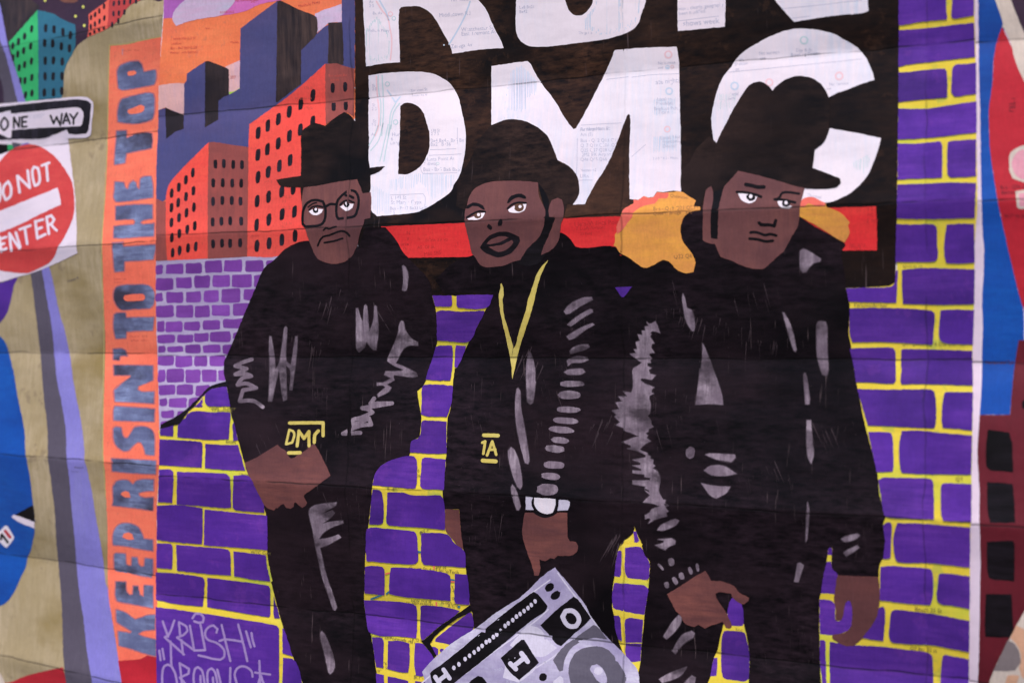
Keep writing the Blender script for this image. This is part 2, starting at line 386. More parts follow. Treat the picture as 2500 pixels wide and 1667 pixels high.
def build(name, faces, lay, mat, parent, pan, fill=True, label=None, kind=None):
    """faces: polygons in photo points (their union is meshed); draped over the panel's relief"""
    V, F = [], []
    for f in faces:
        b = len(V); V += [Vector(p) for p in f]; F.append(list(range(b, b + len(f))))
    if fill:
        X, Y = grid_points(pan)
        for f in faces:
            fx = [p[0] for p in f]; fy = [p[1] for p in f]
            if max(fx) - min(fx) < 9 or max(fy) - min(fy) < 9: continue
            m = (X > min(fx)) & (X < max(fx)) & (Y > min(fy)) & (Y < max(fy))
            x_, y_ = X[m], Y[m]
            k = inside(f, x_, y_)
            V += [Vector((a, b)) for a, b in zip(x_[k], y_[k])]
    res = delaunay_2d_cdt(V, [], F, 1, 0.02)
    vo = res[0]; fo = [tuple(f) for f in res[2]]
    if len(faces) > 1 and fo:      # keep only what the brush pieces really cover
        cx = np.array([sum(vo[i].x for i in f) / len(f) for f in fo]); cy = np.array([sum(vo[i].y for i in f) / len(f) for f in fo])
        ok = np.zeros(len(fo), bool)
        for g in faces:
            k = np.nonzero((~ok) & (cx > min(p[0] for p in g)) & (cx < max(p[0] for p in g)) & (cy > min(p[1] for p in g)) & (cy < max(p[1] for p in g)))[0]
            if len(k): ok[k] |= inside(g, cx[k], cy[k])
        fo = [f for f, o_ in zip(fo, ok) if o_]
    if not fo: return None
    px = np.array([v.x for v in vo]); py = np.array([v.y for v in vo])
    return finish(name, px, py, [tuple(f) for f in fo], lay, mat, parent, pan, label, kind)

def finish(name, px, py, fo, lay, mat, parent, pan, label=None, kind=None):
    p, a, z = pan.world(px, py, lay)
    root = ROOT[id(pan)]
    p = p - np.array(root.location)[None, :]
    # wind the faces towards the viewer
    me = bpy.data.meshes.new(name)
    f0 = []
    for f in fo:
        A_, B_, C_ = p[f[0]], p[f[1]], p[f[2]]
        nn = np.cross(B_ - A_, C_ - A_)
        f0.append(f if nn @ pan.n > 0 else tuple(reversed(f)))
    me.from_pydata(p.tolist(), [], f0)
    u, v = pan.coords(a, z)
    uvl = me.uv_layers.new(name='fold')
    vi = np.empty(len(me.loops), np.int32); me.loops.foreach_get('vertex_index', vi)
    uvl.data.foreach_set('uv', np.stack([u[vi], v[vi]], 1).ravel().astype(np.float32))
    me.polygons.foreach_set('use_smooth', [True] * len(me.polygons))
    me.materials.append(M[mat])
    o = bpy.data.objects.new(name, me); COL.objects.link(o); o.parent = parent
    if label: o['label'] = label
    if kind: o['kind'] = kind
    return o

def disc(cx, cy, r, ry=None, rot=0, n=16):
    ry = ry or r; c, s = math.cos(math.radians(rot)), math.sin(math.radians(rot))
    return [(cx + r * math.cos(t) * c - ry * math.sin(t) * s, cy + r * math.cos(t) * s + ry * math.sin(t) * c)
            for t in [2 * math.pi * i / n for i in range(n)]]

def stroke_faces(pts, wd, closed=False, ends=True):
    """a brush line as overlapping convex pieces"""
    pts = smooth(pts, closed, corner=55, step=5, jit=0.15)
    if closed: pts = pts + [pts[0]]
    W = [wd * random.uniform(0.93, 1.07) for _ in pts]
    for i in range(1, len(W)): W[i] = 0.7 * W[i - 1] + 0.3 * W[i]
    fs = []
    for i in range(len(pts) - 1):
        (x0, y0), (x1, y1) = pts[i], pts[i + 1]
        d = math.hypot(x1 - x0, y1 - y0)
        if d < 1e-4: continue
        nx, ny = -(y1 - y0) / d, (x1 - x0) / d
        a, b = W[i] / 2, W[i + 1] / 2
        fs.append([(x0 + nx * a, y0 + ny * a), (x1 + nx * b, y1 + ny * b), (x1 - nx * b, y1 - ny * b), (x0 - nx * a, y0 - ny * a)])
    for i, (x, y) in enumerate(pts):
        if not ends and (i == 0 or i == len(pts) - 1): continue
        fs.append(disc(x, y, W[i] / 2, n=10, rot=random.uniform(0, 36)))
    return fs

EDGES = {}
def shape(name, s, lay, mat, parent, pan, **k):
    if name == 'coat_highlight': EDGES.setdefault(parent.name, (parent, []))[1].extend(stroke_faces(T(s), 3.4, closed=True))
    kw = {a: k.pop(a) for a in ('corner', 'jit') if a in k}
    return build(name, [smooth(T(s) if isinstance(s, str) else s, **kw)], lay, mat, parent, pan, **k)
def lines(name, tile, strs, wd, lay, mat, parent, pan, closed=(), **k):
    sc = TL[tile][2]; fs = []
    for i, s in enumerate(strs):
        fs += stroke_faces(T(tile + ':' + s), wd / sc, closed=(i in closed))
    return build(name, fs, lay, mat, parent, pan, fill=False, **k)
def blob(name, tile, cx, cy, rx, ry, lay, mat, parent, pan, rot=0, sq=0.0, skew=0.0, **k):
    ox, oy, sc = TL[tile]; pts = []
    n = 16; c, s = math.cos(math.radians(rot)), math.sin(math.radians(rot))
    for i in range(n):
        t = 2 * math.pi * i / n; e = 1 - 0.62 * sq
        x = rx * math.copysign(abs(math.cos(t)) ** e, math.cos(t)); y = ry * math.copysign(abs(math.sin(t)) ** e, math.sin(t))
        y += skew * x
        x += random.gauss(0, rx * 0.05); y += random.gauss(0, ry * 0.03)
        pts.append((ox + (cx + x * c - y * s) / sc, oy + (cy + x * s + y * c) / sc))
    return build(name, [smooth(pts, jit=0.1, step=4)], lay, mat, parent, pan, **k)

_tc = bpy.data.curves.new('scratch_text', 'FONT'); _to = bpy.data.objects.new('scratch_text', _tc); COL.objects.link(_to)
def text_mesh(body):
    _tc.body = body; _tc.resolution_u = 2; _tc.size = 1.0
    bpy.context.view_layer.update()
    dg = bpy.context.evaluated_depsgraph_get()
    e = _to.evaluated_get(dg); me = e.to_mesh()
    vs = [(v.co.x, v.co.y) for v in me.vertices]; fs = [tuple(p.vertices) for p in me.polygons]
    e.to_mesh_clear(); return vs, fs
def prints(name, items, lay, mat, parent, pan, clip=None):
    """flat map lettering: (tile, x, y, height, degrees, words)"""
    X, Y, F = [], [], []
    for tile, x, y, hgt, deg, body in items:
        ox, oy, sc = TL[tile]; vs, fs = text_mesh(body); b = len(X)
        c, s = math.cos(math.radians(deg)), math.sin(math.radians(deg)); k = hgt / sc * 1.38
        for vx, vy in vs:
            X.append(ox + x / sc + (vx * 0.92 * c + vy * s) * k); Y.append(oy + y / sc + (vx * 0.92 * s - vy * c) * k)
        F += [tuple(b + i for i in f) for f in fs]
    X, Y = np.array(X), np.array(Y)
    ok = np.zeros(len(X), bool) if clip else np.ones(len(X), bool)
    for c in clip or []: ok |= inside(c, X, Y)
    # worn print: the paint over the map hides part of the lettering
    ok &= (np.sin(X * 0.31 + Y * 0.17) + np.sin(X * 0.113 - Y * 0.29 + 1) + 0.5 * np.sin(X * 0.9 + Y * 0.05)) < 1.75
    F = [f for f in F if ok[list(f)].all()]
    return finish(name, X, Y, F, lay, mat, parent, pan, kind='stuff')

ROOT = {}
def thing(name, label, cat, pan, px):
    o = bpy.data.objects.new(name, None); COL.objects.link(o); o.empty_display_size = 0.1
    p, a, z = pan.world(np.array([px]), np.array([1900.0]), 0)
    o.location = p[0]; o['label'] = label; o['category'] = cat; o['group'] = 'painted map panels on the wall'
    ROOT[id(pan)] = o; return o
bpy.context.view_layer.update()

# ================================================================== LEFT PANEL
L = LEFT
lroot = thing('mural_panel', 'left mural panel of painted paper maps with street signs, pole and orange lettered strip', 'mural', L, 160)
shape('map_sheet', 'P:-230,-230 398,-230 400,0 394,130 389,300 384,600 387,850 395,1030 391,1150 386,1250 388,1880 -230,1880', 0, 'khaki', lroot, L, corner=20)
shape('painted_night_sky', 'A0:-900,-800 1872,-800 1872,5 1830,22 1740,0 1620,10 1480,75 1400,190 1330,260 1230,330 1080,390 1000,440 930,490 870,550 820,640 760,750 735,850 725,1000 710,1130 290,1170 -900,1250', 1, 'night', lroot, L)
dk = shape('painted_cloud', 'A0:-900,-800 250,-800 330,-20 455,70 430,130 100,490 -900,760', 2, 'tower_black', lroot, L, label='black brushed night cloud')
shape('painted_cloud', 'A0:675,-60 690,10 740,32 830,38 890,15 910,-60', 2, 'copper', lroot, L, label='small copper brown cloud')
for x, y in ((517, 8), (955, 82), (868, 190), (967, 297)):
    blob('painted_star', 'A0', x, y, 15, 17, 2, 'star', lroot, L)
st = shape('painted_tower', 'A0:1015,170 1240,0 1260,-60 1260,20 1240,330 1120,385 1000,430 1022,300', 3, 'coral_tower', lroot, L, label='small salmon red painted tower')
shape('tower_side', 'A0:1255,-70 1620,-70 1610,5 1480,75 1400,190 1330,260 1232,330 1243,150', 4, 'tower_red', st, L)
for x, y in ((1195, 75), (1140, 130), (1092, 170), (1045, 205), (1198, 210), (1143, 248), (1090, 280), (1042, 308), (1192, 325), (1137, 345), (1084, 368), (1034, 392),
             (1307, 45), (1366, 36), (1427, 30), (1495, 22), (1562, 12), (1303, 160), (1366, 155), (1428, 140), (1287, 285), (1357, 240)):
    blob('window', 'A0', x, y, 14, 32 if y < 320 else 20, 5, 'window', st, L, rot=random.uniform(-2, 8), sq=0.4)
gt = shape('painted_tower', 'A0:432,120 440,600 440,1150 290,1172 200,860 100,490', 3, 'green', lroot, L, label='green and teal painted tower')
shape('tower_side', 'A0:430,118 600,158 700,215 866,290 862,550 820,640 760,750 735,850 725,1000 710,1130 442,1150 440,600', 4, 'teal', gt, L)
for x, y in ((363, 335), (282, 420), (211, 478), (145, 530), (352, 533), (272, 585), (204, 625), (150, 665), (360, 705), (281, 745), (220, 780), (365, 893), (286, 928), (231, 930), (366, 1072), (292, 1092)):
    blob('window', 'A0', x, y, 19, 42, 5, 'window', gt, L, rot=6, sq=0.35)
for x, y in ((524, 327), (620, 342), (722, 370), (807, 408), (513, 497), (606, 502), (704, 535), (797, 558), (519, 700), (613, 697), (715, 711), (517, 880), (611, 880), (712, 878), (509, 1065), (615, 1065), (709, 1047)):
    blob('window', 'A0', x, y, 21, 48, 5, 'window', gt, L, rot=random.uniform(-2, 4), sq=0.5)
pole = shape('painted_sign_pole', 'A2:350,300 480,250 520,480 600,950 660,1550 A3:700,330 760,700 770,1020 800,1250 820,1540 A4:860,500 890,900 930,1250 A5:960,800 1010,1250 1060,1560 1070,1750 770,1750 A5:740,1400 725,1200 710,700 680,300 A4:650,600 625,200 600,0 A3:580,1250 550,1050 545,700 500,300 A2:460,1200 430,950 400,700 370,450', 3, 'slate', lroot, L)
shape('pole_edge', 'A2:478,250 560,225 590,330 640,570 690,800 750,1000 800,1250 840,1540 A3:870,300 930,600 965,900 970,1040 1010,1200 1070,1500 A4:1085,200 1130,450 1180,750 1215,1050 A5:1240,480 1290,850 1360,1300 1385,1480 1420,1750 1075,1750 1055,1540 1005,1250 955,800 A4:925,1250 885,900 855,500 A3:815,1540 795,1250 765,1020 755,700 695,330 A2:655,1550 595,950 515,480', 4, 'lavender', pole, L)
shape('pole_upper', 'A0:-200,-100 -80,250 60,640 130,880 212,1192 50,1195 0,900 -200,700', 4, 'slate', pole, L)
shape('pole_edge', 'A0:-60,-100 0,60 30,200 100,560 200,860 292,1170 205,1190 130,880 62,640 -60,250', 5, 'lavender', pole, L)
bd = shape('painted_sign_board', 'A1:-300,215 0,208 400,190 560,165 765,75 785,200 840,640 865,850 870,950 880,1200 878,1430 890,1497 A2:700,175 570,235 350,320 210,355 0,415 -300,440', 6, 'sign_white', lroot, L, label='white board of the red road sign')
for s, m_ in (('A1:-40,245 85,248 92,332 -40,380', 'line'), ('A1:88,250 145,255 150,312 92,330', 'green'), ('A1:137,225 250,240 200,292 146,300', 'slate'), ('A1:250,240 325,225 332,247 248,268', 'lavender')):
    shape('paint_patch', s, 7, m_, bd, L)
rd = shape('sign_disc', 'A1:0,440 60,370 150,300 250,260 340,245 430,262 530,310 620,380 700,470 780,590 830,690 848,800 855,960 835,1100 780,1230 700,1380 A2:670,0 640,90 600,160 560,200 470,250 330,310 200,312 0,285 -250,240 -420,100 A1:-600,1000 -400,700 -150,520', 8, 'sign_red', bd, L)
shape('sign_bar', 'A1:-250,1070 0,1010 300,890 660,745 680,800 702,940 640,965 400,1080 200,1180 0,1260 -250,1350', 9, 'sign_white', bd, L)
WL = (
 ('-30,690 -5,700 5,800 -8,900 -40,905',), ('50,720 95,675 128,750 115,850 65,885 35,800',), ('198,610 225,800', '205,612 335,740', '318,550 342,745'),
 ('392,508 435,520 455,620 443,700 400,722 378,640 372,540',), ('480,492 565,460', '532,475 548,665'),
 ('-5,1310 12,1480', '0,1335 70,1312', '0,1402 46,1385', '10,1475 72,1442'), ('108,1270 130,1468', '112,1275 222,1440', '182,1260 232,1425'), ('225,1225 350,1180', '285,1205 312,1390'),
 ('405,1130 430,1328', '405,1135 495,1110', '415,1228 480,1202', '430,1322 522,1280'), ('535,1085 562,1275', '535,1085 590,1065 622,1110 600,1150 548,1180', '580,1165 650,1235'))
for i, g in enumerate(WL):
    lines('painted_letter', 'A1', g, 30, 10, 'sign_white', bd, L, closed=(0,) if i in (0, 1, 3) else ())
ow = shape('painted_sign_board', 'A0:-400,1260 0,1195 300,1170 700,1130 900,1112 1010,1122 1065,1170 1073,1240 1055,1400 1045,1530 A1:1035,150 980,172 760,180 780,60 500,185 300,195 0,208 -400,230', 9, 'sign_white', lroot, L, label='white edged street sign with a black face')
shape('sign_face', 'A0:-400,1300 0,1232 120,1215 600,1165 850,1145 960,1150 1025,1170 1045,1200 1040,1300 1015,1500 A1:990,125 900,135 790,130 765,75 640,125 500,180 200,190 0,200 -400,225', 10, 'window', ow, L)
shape('sign_arrow', 'A0:-200,1380 0,1300 118,1270 125,1305 160,1307 500,1270 860,1235 920,1245 955,1290 960,1340 940,1430 925,1450 500,1470 135,1495 A1:128,170 110,178 40,150 0,130 -200,60', 11, 'sign_white', ow, L)
for i, g in enumerate((('15,1400 50,1352 90,1400 85,1460 45,1498 12,1460',), ('158,1472 160,1350', '160,1352 218,1462', '218,1462 224,1350'), ('312,1342 252,1350 252,1462 305,1455', '252,1405 298,1400'),
          ('580,1330 615,1420 650,1345 692,1440 712,1310',), ('725,1420 760,1305 802,1422', '740,1388 790,1382'), ('805,1315 845,1368 890,1300', '845,1368 843,1425'))):
    lines('painted_letter', 'A0', g, 24, 12, 'line', ow, L, closed=(0,) if i == 0 else ())
prints('map_print', [('A0', 320, 1340, 22, -5, 'Mamaroneck Ferry'), ('A0', 320, 1368, 22, -5, 'Bus - Bx4 M12'), ('A0', 1400, 560, 20, 90, 'Harlem')], 12, 'ink', ow, L)
shape('painted_shape', 'A2:-300,420 0,425 100,395 208,357 190,400 160,450 130,600 80,770 0,880 -300,1100', 3, 'purple', lroot, L, label='dark purple painted shape below the red disc')
bf = shape('painted_figure', 'A2:-300,700 0,1035 60,1110 95,1200 150,1430 A3:150,0 205,330 280,700 290,960 305,1030 350,1300 378,1545 A4:395,260 398,420 390,500 350,680 320,740 300,850 240,980 150,1170 80,1260 0,1310 -400,1400 -500,600', 4, 'blue', lroot, L, label='cobalt blue jacket shape cut by the left edge')
shape('sleeve_patch', 'A4:172,262 280,205 378,155 395,240 395,348', 5, 'line', bf, L)
shape('sleeve_trim', 'A4:130,285 160,262 270,300 395,345 396,420 330,395 230,350 155,308', 6, 'sign_white', bf, L)
shape('badge', 'A4:-40,480 65,385 90,400 162,520 155,545 80,640 60,635 0,580 -60,540', 6, 'eye_white', bf, L)
lines('badge_mark', 'A4', ['60,450 115,520'], 34, 7, 'crimson', bf, L)
lines('badge_mark', 'A4', ['20,490 45,520 88,580', '15,500 10,545'], 28, 7, 'line', bf, L)
shape('painted_ground', 'A5:100,1560 300,1480 500,1430 722,1383 745,1480 772,1750 -300,1750 -200,1620', 5, 'crimson', lroot, L)
shape('painted_ground', 'A5:1355,1305 1500,1285 1620,1260 1700,1235 1825,1240 1830,1750 1415,1750 1385,1490', 5, 'crimson', lroot, L)
shape('painted_cloud', 'A5:-100,1400 0,1450 30,1500 55,1566 60,1750 -200,1750', 6, 'cream', lroot, L, label='pale corner shape at bottom left')
ob = shape('painted_banner', 'A0:1265,530 1450,515 1600,480 1840,430 1875,430 1850,1566 A1:1850,1566 A2:1850,1566 A3:1870,800 1850,1560 A4:1830,1500 A5:1820,1240 1690,1250 1610,1285 1362,1308 1310,950 1250,600 1240,450 A4:1235,500 1225,200 1212,0 A3:1210,1200 1185,1030 1190,500 A2:1205,1400 1210,1100 1190,600 1180,200 A1:1172,1400 1190,1000 1215,500 1235,200 A0:1245,1200 1250,800', 6, 'orange', lroot, L, label='tall orange strip with blue grey letters running upwards')
lines('banner_edge', 'A0', ['1840,425 1600,472 1450,507 1258,522 1248,800 1240,1200 1235,1500 1222,1900 1208,2200 1186,2500 1168,2810 1170,3100 1185,3500 1195,3900 1190,4300 1183,4800 1182,5230 1200,5500 1212,5700'], 12, 6.2, 'khaki_edge', ob, L)
LET = ('A0:1350,900 1345,820 1365,770 1420,735 1500,710 1590,705 1625,740 1640,790 1650,830 1720,815 1785,805 1795,870 1780,950 1765,975 1500,1025 1400,1035 1360,1015',
 'A0:1355,1400 1350,1330 1365,1200 1400,1140 1550,1100 1700,1070 1760,1080 1775,1130 1770,1300 1750,1370 1700,1395 1560,1420 1400,1412',
 'A1:1340,95 1450,90 1455,180 1530,140 1600,125 1745,110 1750,200 1740,290 1600,320 1450,350 1435,460 1350,475 1315,480 1325,300',
 'A1:1320,680 1420,685 1440,750 1470,765 1490,700 1530,665 1560,690 1570,740 1600,768 1615,640 1650,620 1735,615 1755,720 1755,855 1600,880 1400,905 1330,905 1305,860 1315,760',
 'A1:1330,960 1560,940 1750,940 1750,1100 1640,1120 1608,1145 1640,1170 1770,1155 1765,1300 1600,1310 1400,1325 1305,1320 1310,1190 1400,1180 1540,1170 1555,1130 1530,1105 1330,1115',
 'A1:1290,1380 1415,1370 1420,1425 1600,1412 1782,1400 A2:1780,60 1760,155 1600,170 1430,178 1425,290 1320,300 1310,250',
 'A2:1310,620 1305,540 1330,480 1400,455 1550,448 1700,455 1760,510 1775,590 1760,680 1720,715 1550,725 1400,735 1350,700',
 'A2:1310,790 1340,770 1440,770 1450,825 1770,820 1755,970 1600,975 1450,985 1445,1060 1330,1065 1305,950',
 'A2:1300,1185 1400,1180 1440,1200 1465,1265 1430,1260 1380,1265 1370,1315 1300,1305',
 'A2:1305,1370 1500,1372 1755,1375 1758,1500 A3:1757,130 1590,200 1580,240 1620,264 1770,262 1768,400 1600,388 1320,375 1310,245 1400,170 1500,95 1500,72 1310,75',
 'A3:1320,430 1500,440 1775,460 1770,605 1500,600 1305,590 1305,470',
 'A3:1300,690 1330,665 1390,672 1410,760 1430,795 1470,790 1510,730 1550,670 1620,660 1720,685 1765,740 1775,850 1770,990 1700,990 1670,980 1650,900 1620,845 1580,840 1530,880 1480,935 1420,945 1350,900 1310,830',
 'A3:1280,1030 1500,1040 1790,1055 1785,1210 1500,1195 1290,1175',
 'A3:1300,1540 1300,1350 1340,1290 1420,1275 1480,1285 1525,1330 1560,1290 1620,1270 1765,1270 1762,1400 1640,1408 1590,1425 1600,1460 1660,1480 A4:1760,62 1755,215 1500,180 1290,155',
 'A4:1300,610 1295,520 1320,430 1370,375 1430,360 1520,370 1590,410 1630,480 1650,540 1755,550 1757,680 1600,655 1450,625',
 'A4:1310,720 1330,705 1440,710 1450,830 1480,850 1510,845 1515,750 1575,752 1590,830 1620,860 1655,855 1665,760 1755,770 1755,950 1740,985 1500,940 1330,915 1315,880',
 'A4:1330,1030 1445,1030 1455,1150 1490,1185 1525,1175 1530,1080 1585,1080 1605,1180 1650,1205 1655,1070 1755,1080 1757,1335 1560,1295 1350,1255 1325,1200',
 'A5:1335,720 1440,755 1550,835 1600,820 1700,785 1780,780 1780,950 1640,965 1585,1000 1640,1030 1790,1065 1790,1255 1700,1235 1500,1170 1365,1130 1355,970 1500,990 1515,970 1400,900 1340,860')
for s in LET:
    pts_ = T(s); build('letter_outline', stroke_faces(pts_, 5.5, closed=True), 6.5, 'halo', ob, L, fill=False)
    shape('painted_letter', s, 7, 'letter', ob, L)
for s in ('A0:1460,840 1480,820 1540,812 1565,830 1565,850 1530,870 1475,875', 'A0:1465,1290 1470,1265 1530,1240 1620,1205 1660,1225 1655,1270 1600,1300 1490,1312',
          'A2:1418,600 1430,570 1520,555 1640,552 1665,575 1665,610 1640,628 1460,635 1430,625', 'A3:1385,1440 1400,1415 1440,1402 1480,1415 1500,1475 1440,1477', 'A4:1405,520 1420,480 1470,465 1520,485 1540,545 1470,548'):
    shape('letter_counter', s, 8, 'orange', ob, L)
prints('map_print', [('A1', 1490, 1250, 26, 0, ' '), ('A2', 1300, 390, 22, 0, 'Queens Plaza'), ('A2', 1310, 430, 20, 0, '7 N R W'), ('A2', 1490, 1050, 24, 0, 'Court Sq - 23 St'), ('A2', 1490, 1095, 22, 0, '10:15 pm - 6:30 am'), ('A0', 1400, 590, 22, 0, 'Bus - M100 M101')], 7, 'ink_rust', ob, L)
prints('map_print', [('A2', 780, 420, 26, -20, 'Hudson R'), ('A3', 850, 1140, 22, 0, 'Newport'), ('A3', 830, 1190, 20, 0, '100 m')], 6, 'slate', lroot, L)

# ================================================================== MIDDLE PANEL
C_ = MID
root = thing('mural_panel', 'large middle mural panel of painted maps with three men in black below white letters', 'mural', C_, 1380)
shape('map_sheet', 'P:402,-230 400,0 392,130 387,300 382,600 385,850 393,1030 388,1150 383,1250 384,1400 384,1880 2362,1880 2366,1667 2368,1500 2370,1300 2373,1150 2376,1000 2374,870 2380,700 2380,600 2386,500 2384,350 2381,140 2379,0 2378,-230', 0, 'paper', root, C_, corner=20)
# ---- sky and towers
sk = shape('painted_sky', 'B0:103,-900 2300,-900 2300,1340 2250,1400 B1:1200,1550 8,1560 12,900 20,300 B0:40,900 62,560 90,200 100,0', 1, 'sky_orange', root, C_, label='orange evening sky')
shape('purple_band', 'B0:102,-900 1500,-900 1480,0 1395,12 1150,62 900,150 700,188 500,182 300,198 92,216', 2, 'sky_purple', sk, C_)
shape('magenta_patch', 'B0:880,-300 1480,-300 1470,-10 1390,12 1200,52 1000,140 700,188 780,110 890,30', 3, 'magenta', sk, C_)
shape('lilac_cloud', 'B0:190,200 205,150 230,110 290,40 350,-10 400,-120 900,-120 915,0 860,80 760,172 640,200 450,230 330,265 235,302 205,260', 4, 'cloud', sk, C_)
shape('pink_patch', 'B0:35,985 120,970 230,960 340,962 325,1330 220,1285 110,1235 30,1270', 2, 'pale_pink', sk, C_)
shape('pink_patch', 'B0:800,770 965,695 970,1020 900,1060 842,1090', 2, 'pale_pink', sk, C_)
shape('green_patch', 'B0:842,1058 900,1050 966,1012 966,1030 845,1090', 3, 'lime', sk, C_)
shape('pink_patch', 'B0:1830,160 1900,130 2000,95 2135,48 2142,262 2000,265 1930,320 1845,388', 2, 'cloud', sk, C_)
prints('map_print', [('B0', 180, 460, 30, -2, 'Marble Hill-225 St'), ('B0', 180, 515, 26, -2, 'LineRow'), ('B0', 170, 570, 30, -2, 'Bus - Bx7 Bx9 Bx20'), ('B0', 165, 620, 28, -2, 'Metro-North Railroad'),
    ('B0', 740, 160, 26, -4, 'RIVERDALE'), ('B0', 905, 22, 28, -3, 'Van Cortlandt Park'), ('B0', 1090, 35, 30, -3, '242 St'), ('B0', 1640, 90, 34, -12, 'Mosholu Pkwy'), ('B0', 860, 500, 26, -2, 'Marble'), ('B0', 855, 905, 34, 0, '207'), ('B0', 570, 335, 20, 0, 'Spuyten')], 5, 'ink_rust', sk, C_)
tw = shape('painted_tower', 'B0:30,1268 110,1243 225,1285 325,1330 330,960 355,930 358,850 570,708 840,800 842,1090 965,1020 968,700 975,330 1395,15 1850,200 1850,390 1980,288 2138,255 2136,-900 2292,-900 2287,790 1950,735 1560,1080 1160,1370 1075,1430 B1:1065,280 850,250 610,225 400,430 215,625 145,730 115,880 80,905 5,870 12,400 30,0', 5, 'navy', root, C_, label='row of navy blue painted skyscrapers', corner=30)
for s in ('B0:110,1235 220,1285 325,1325 322,1480 B1:320,70 220,110 120,187', 'B0:568,710 600,702 820,785 840,805 840,1090 780,1115 720,1160 720,1375 640,1425 565,1468',
          'B0:1395,18 1430,10 1640,110 1830,185 1850,210 1850,390 1760,490 1670,580 1670,970 1550,1060 1400,1178 1380,1175 1388,700', 'B0:1980,265 2140,262 2152,400 2160,745 2060,750 1975,728 1985,400'):
    shape('tower_side', s, 6, 'tower_black', tw, C_)
rt = shape('painted_tower', 'B0:1075,1430 1160,1370 1560,1080 1950,735 1958,1435 B1:1760,50 1750,900 1800,1360 1500,1440 1390,1535 1050,1535 1060,900 1065,280', 7, 'red', root, C_, label='tall bright red painted building')
shape('tower_side', 'B0:1950,735 2080,733 2180,765 2285,795 2278,1340 2200,1290 2060,1360 1955,1430 1948,1100', 8, 'brick_red', rt, C_)
for x, y in ((1805, 1098), (1667, 1195), (1535, 1285), (1409, 1370), (1288, 1445), (1178, 1528), (1805, 1400), (1661, 1490), (1535, 1563), (1408, 1649), (1284, 1716), (1175, 1781), (1545, 1841), (1421, 1906),
             (1293, 1976), (1175, 2036), (1449, 2201), (1580, 2166), (1297, 2261), (1166, 2311), (1594, 2431), (1452, 2463), (1300, 2521), (1160, 2583), (1601, 2709), (1449, 2756), (1304, 2793), (1163, 2823)):
    blob('window', 'B0', x, y, 28, 70, 9, 'window', rt, C_, rot=3, sq=0.55, skew=-0.35 if y < 2700 else 0)
for x, y in ((2033, 1012), (2176, 1000), (2044, 1222), (2184, 1215)):
    blob('window', 'B0', x, y, 25, 56, 9, 'window', rt, C_, sq=0.45)
rs = shape('painted_tower', 'B1:610,225 600,800 595,1562 130,1578 118,1300 115,900 145,730 215,625 400,430', 7, 'red', root, C_, label='short bright red painted building')
shape('tower_side', 'B1:610,225 700,225 850,250 1066,282 1058,900 1050,1537 600,1562 598,900', 8, 'brick_red', rs, C_)
shape('tower_side', 'B1:6,870 80,905 115,900 116,1300 132,1578 2,1584', 8, 'brick_red', rs, C_)
for x, y in ((427, 573), (348, 655), (265, 740), (184, 808), (434, 780), (349, 848), (259, 915), (181, 973), (440, 970), (355, 1033), (268, 1088), (181, 1145), (449, 1183), (363, 1223), (271, 1272), (186, 1320), (461, 1420), (373, 1437), (275, 1467), (195, 1490)):
    blob('window', 'B1', x, y, 22, 54, 9, 'window', rs, C_, rot=3, sq=0.45, skew=-0.15)
for x, y in ((687, 475), (783, 470), (891, 480), (991, 483), (661, 690), (771, 690), (879, 693), (983, 695), (659, 905), (766, 893), (874, 892), (975, 900), (655, 1140), (755, 1130), (857, 1127), (981, 1130), (660, 1390), (762, 1383), (855, 1383), (970, 1378)):
    blob('window', 'B1', x, y, 23, 52, 9, 'window', rs, C_, sq=0.5)
prints('map_print', [('B0', 1700, 1030, 34, -3, '176 St'), ('B0', 1600, 1150, 32, -2, 'Mt Eden Av'), ('B0', 1700, 1262, 34, -3, '170 St'), ('B0', 1980, 890, 34, -3, 'Tremont Av'), ('B0', 2010, 940, 26, -3, 'B D M1'),
    ('B1', 1450, 868, 34, 0, '135 St'), ('B1', 1450, 915, 30, 0, '2·3'), ('B1', 1450, 990, 34, 0, '125 St'), ('B1', 1450, 1168, 34, 0, '116 St'), ('B1', 1450, 1212, 28, 0, '2·3'), ('B1', 1250, 690, 30, -2, '148 St'), ('B1', 1080, 308, 26, -3, '181 A'), ('B1', 1100, 1312, 24, 0, 'PKWY')], 9, 'ink_rust', rt, C_)

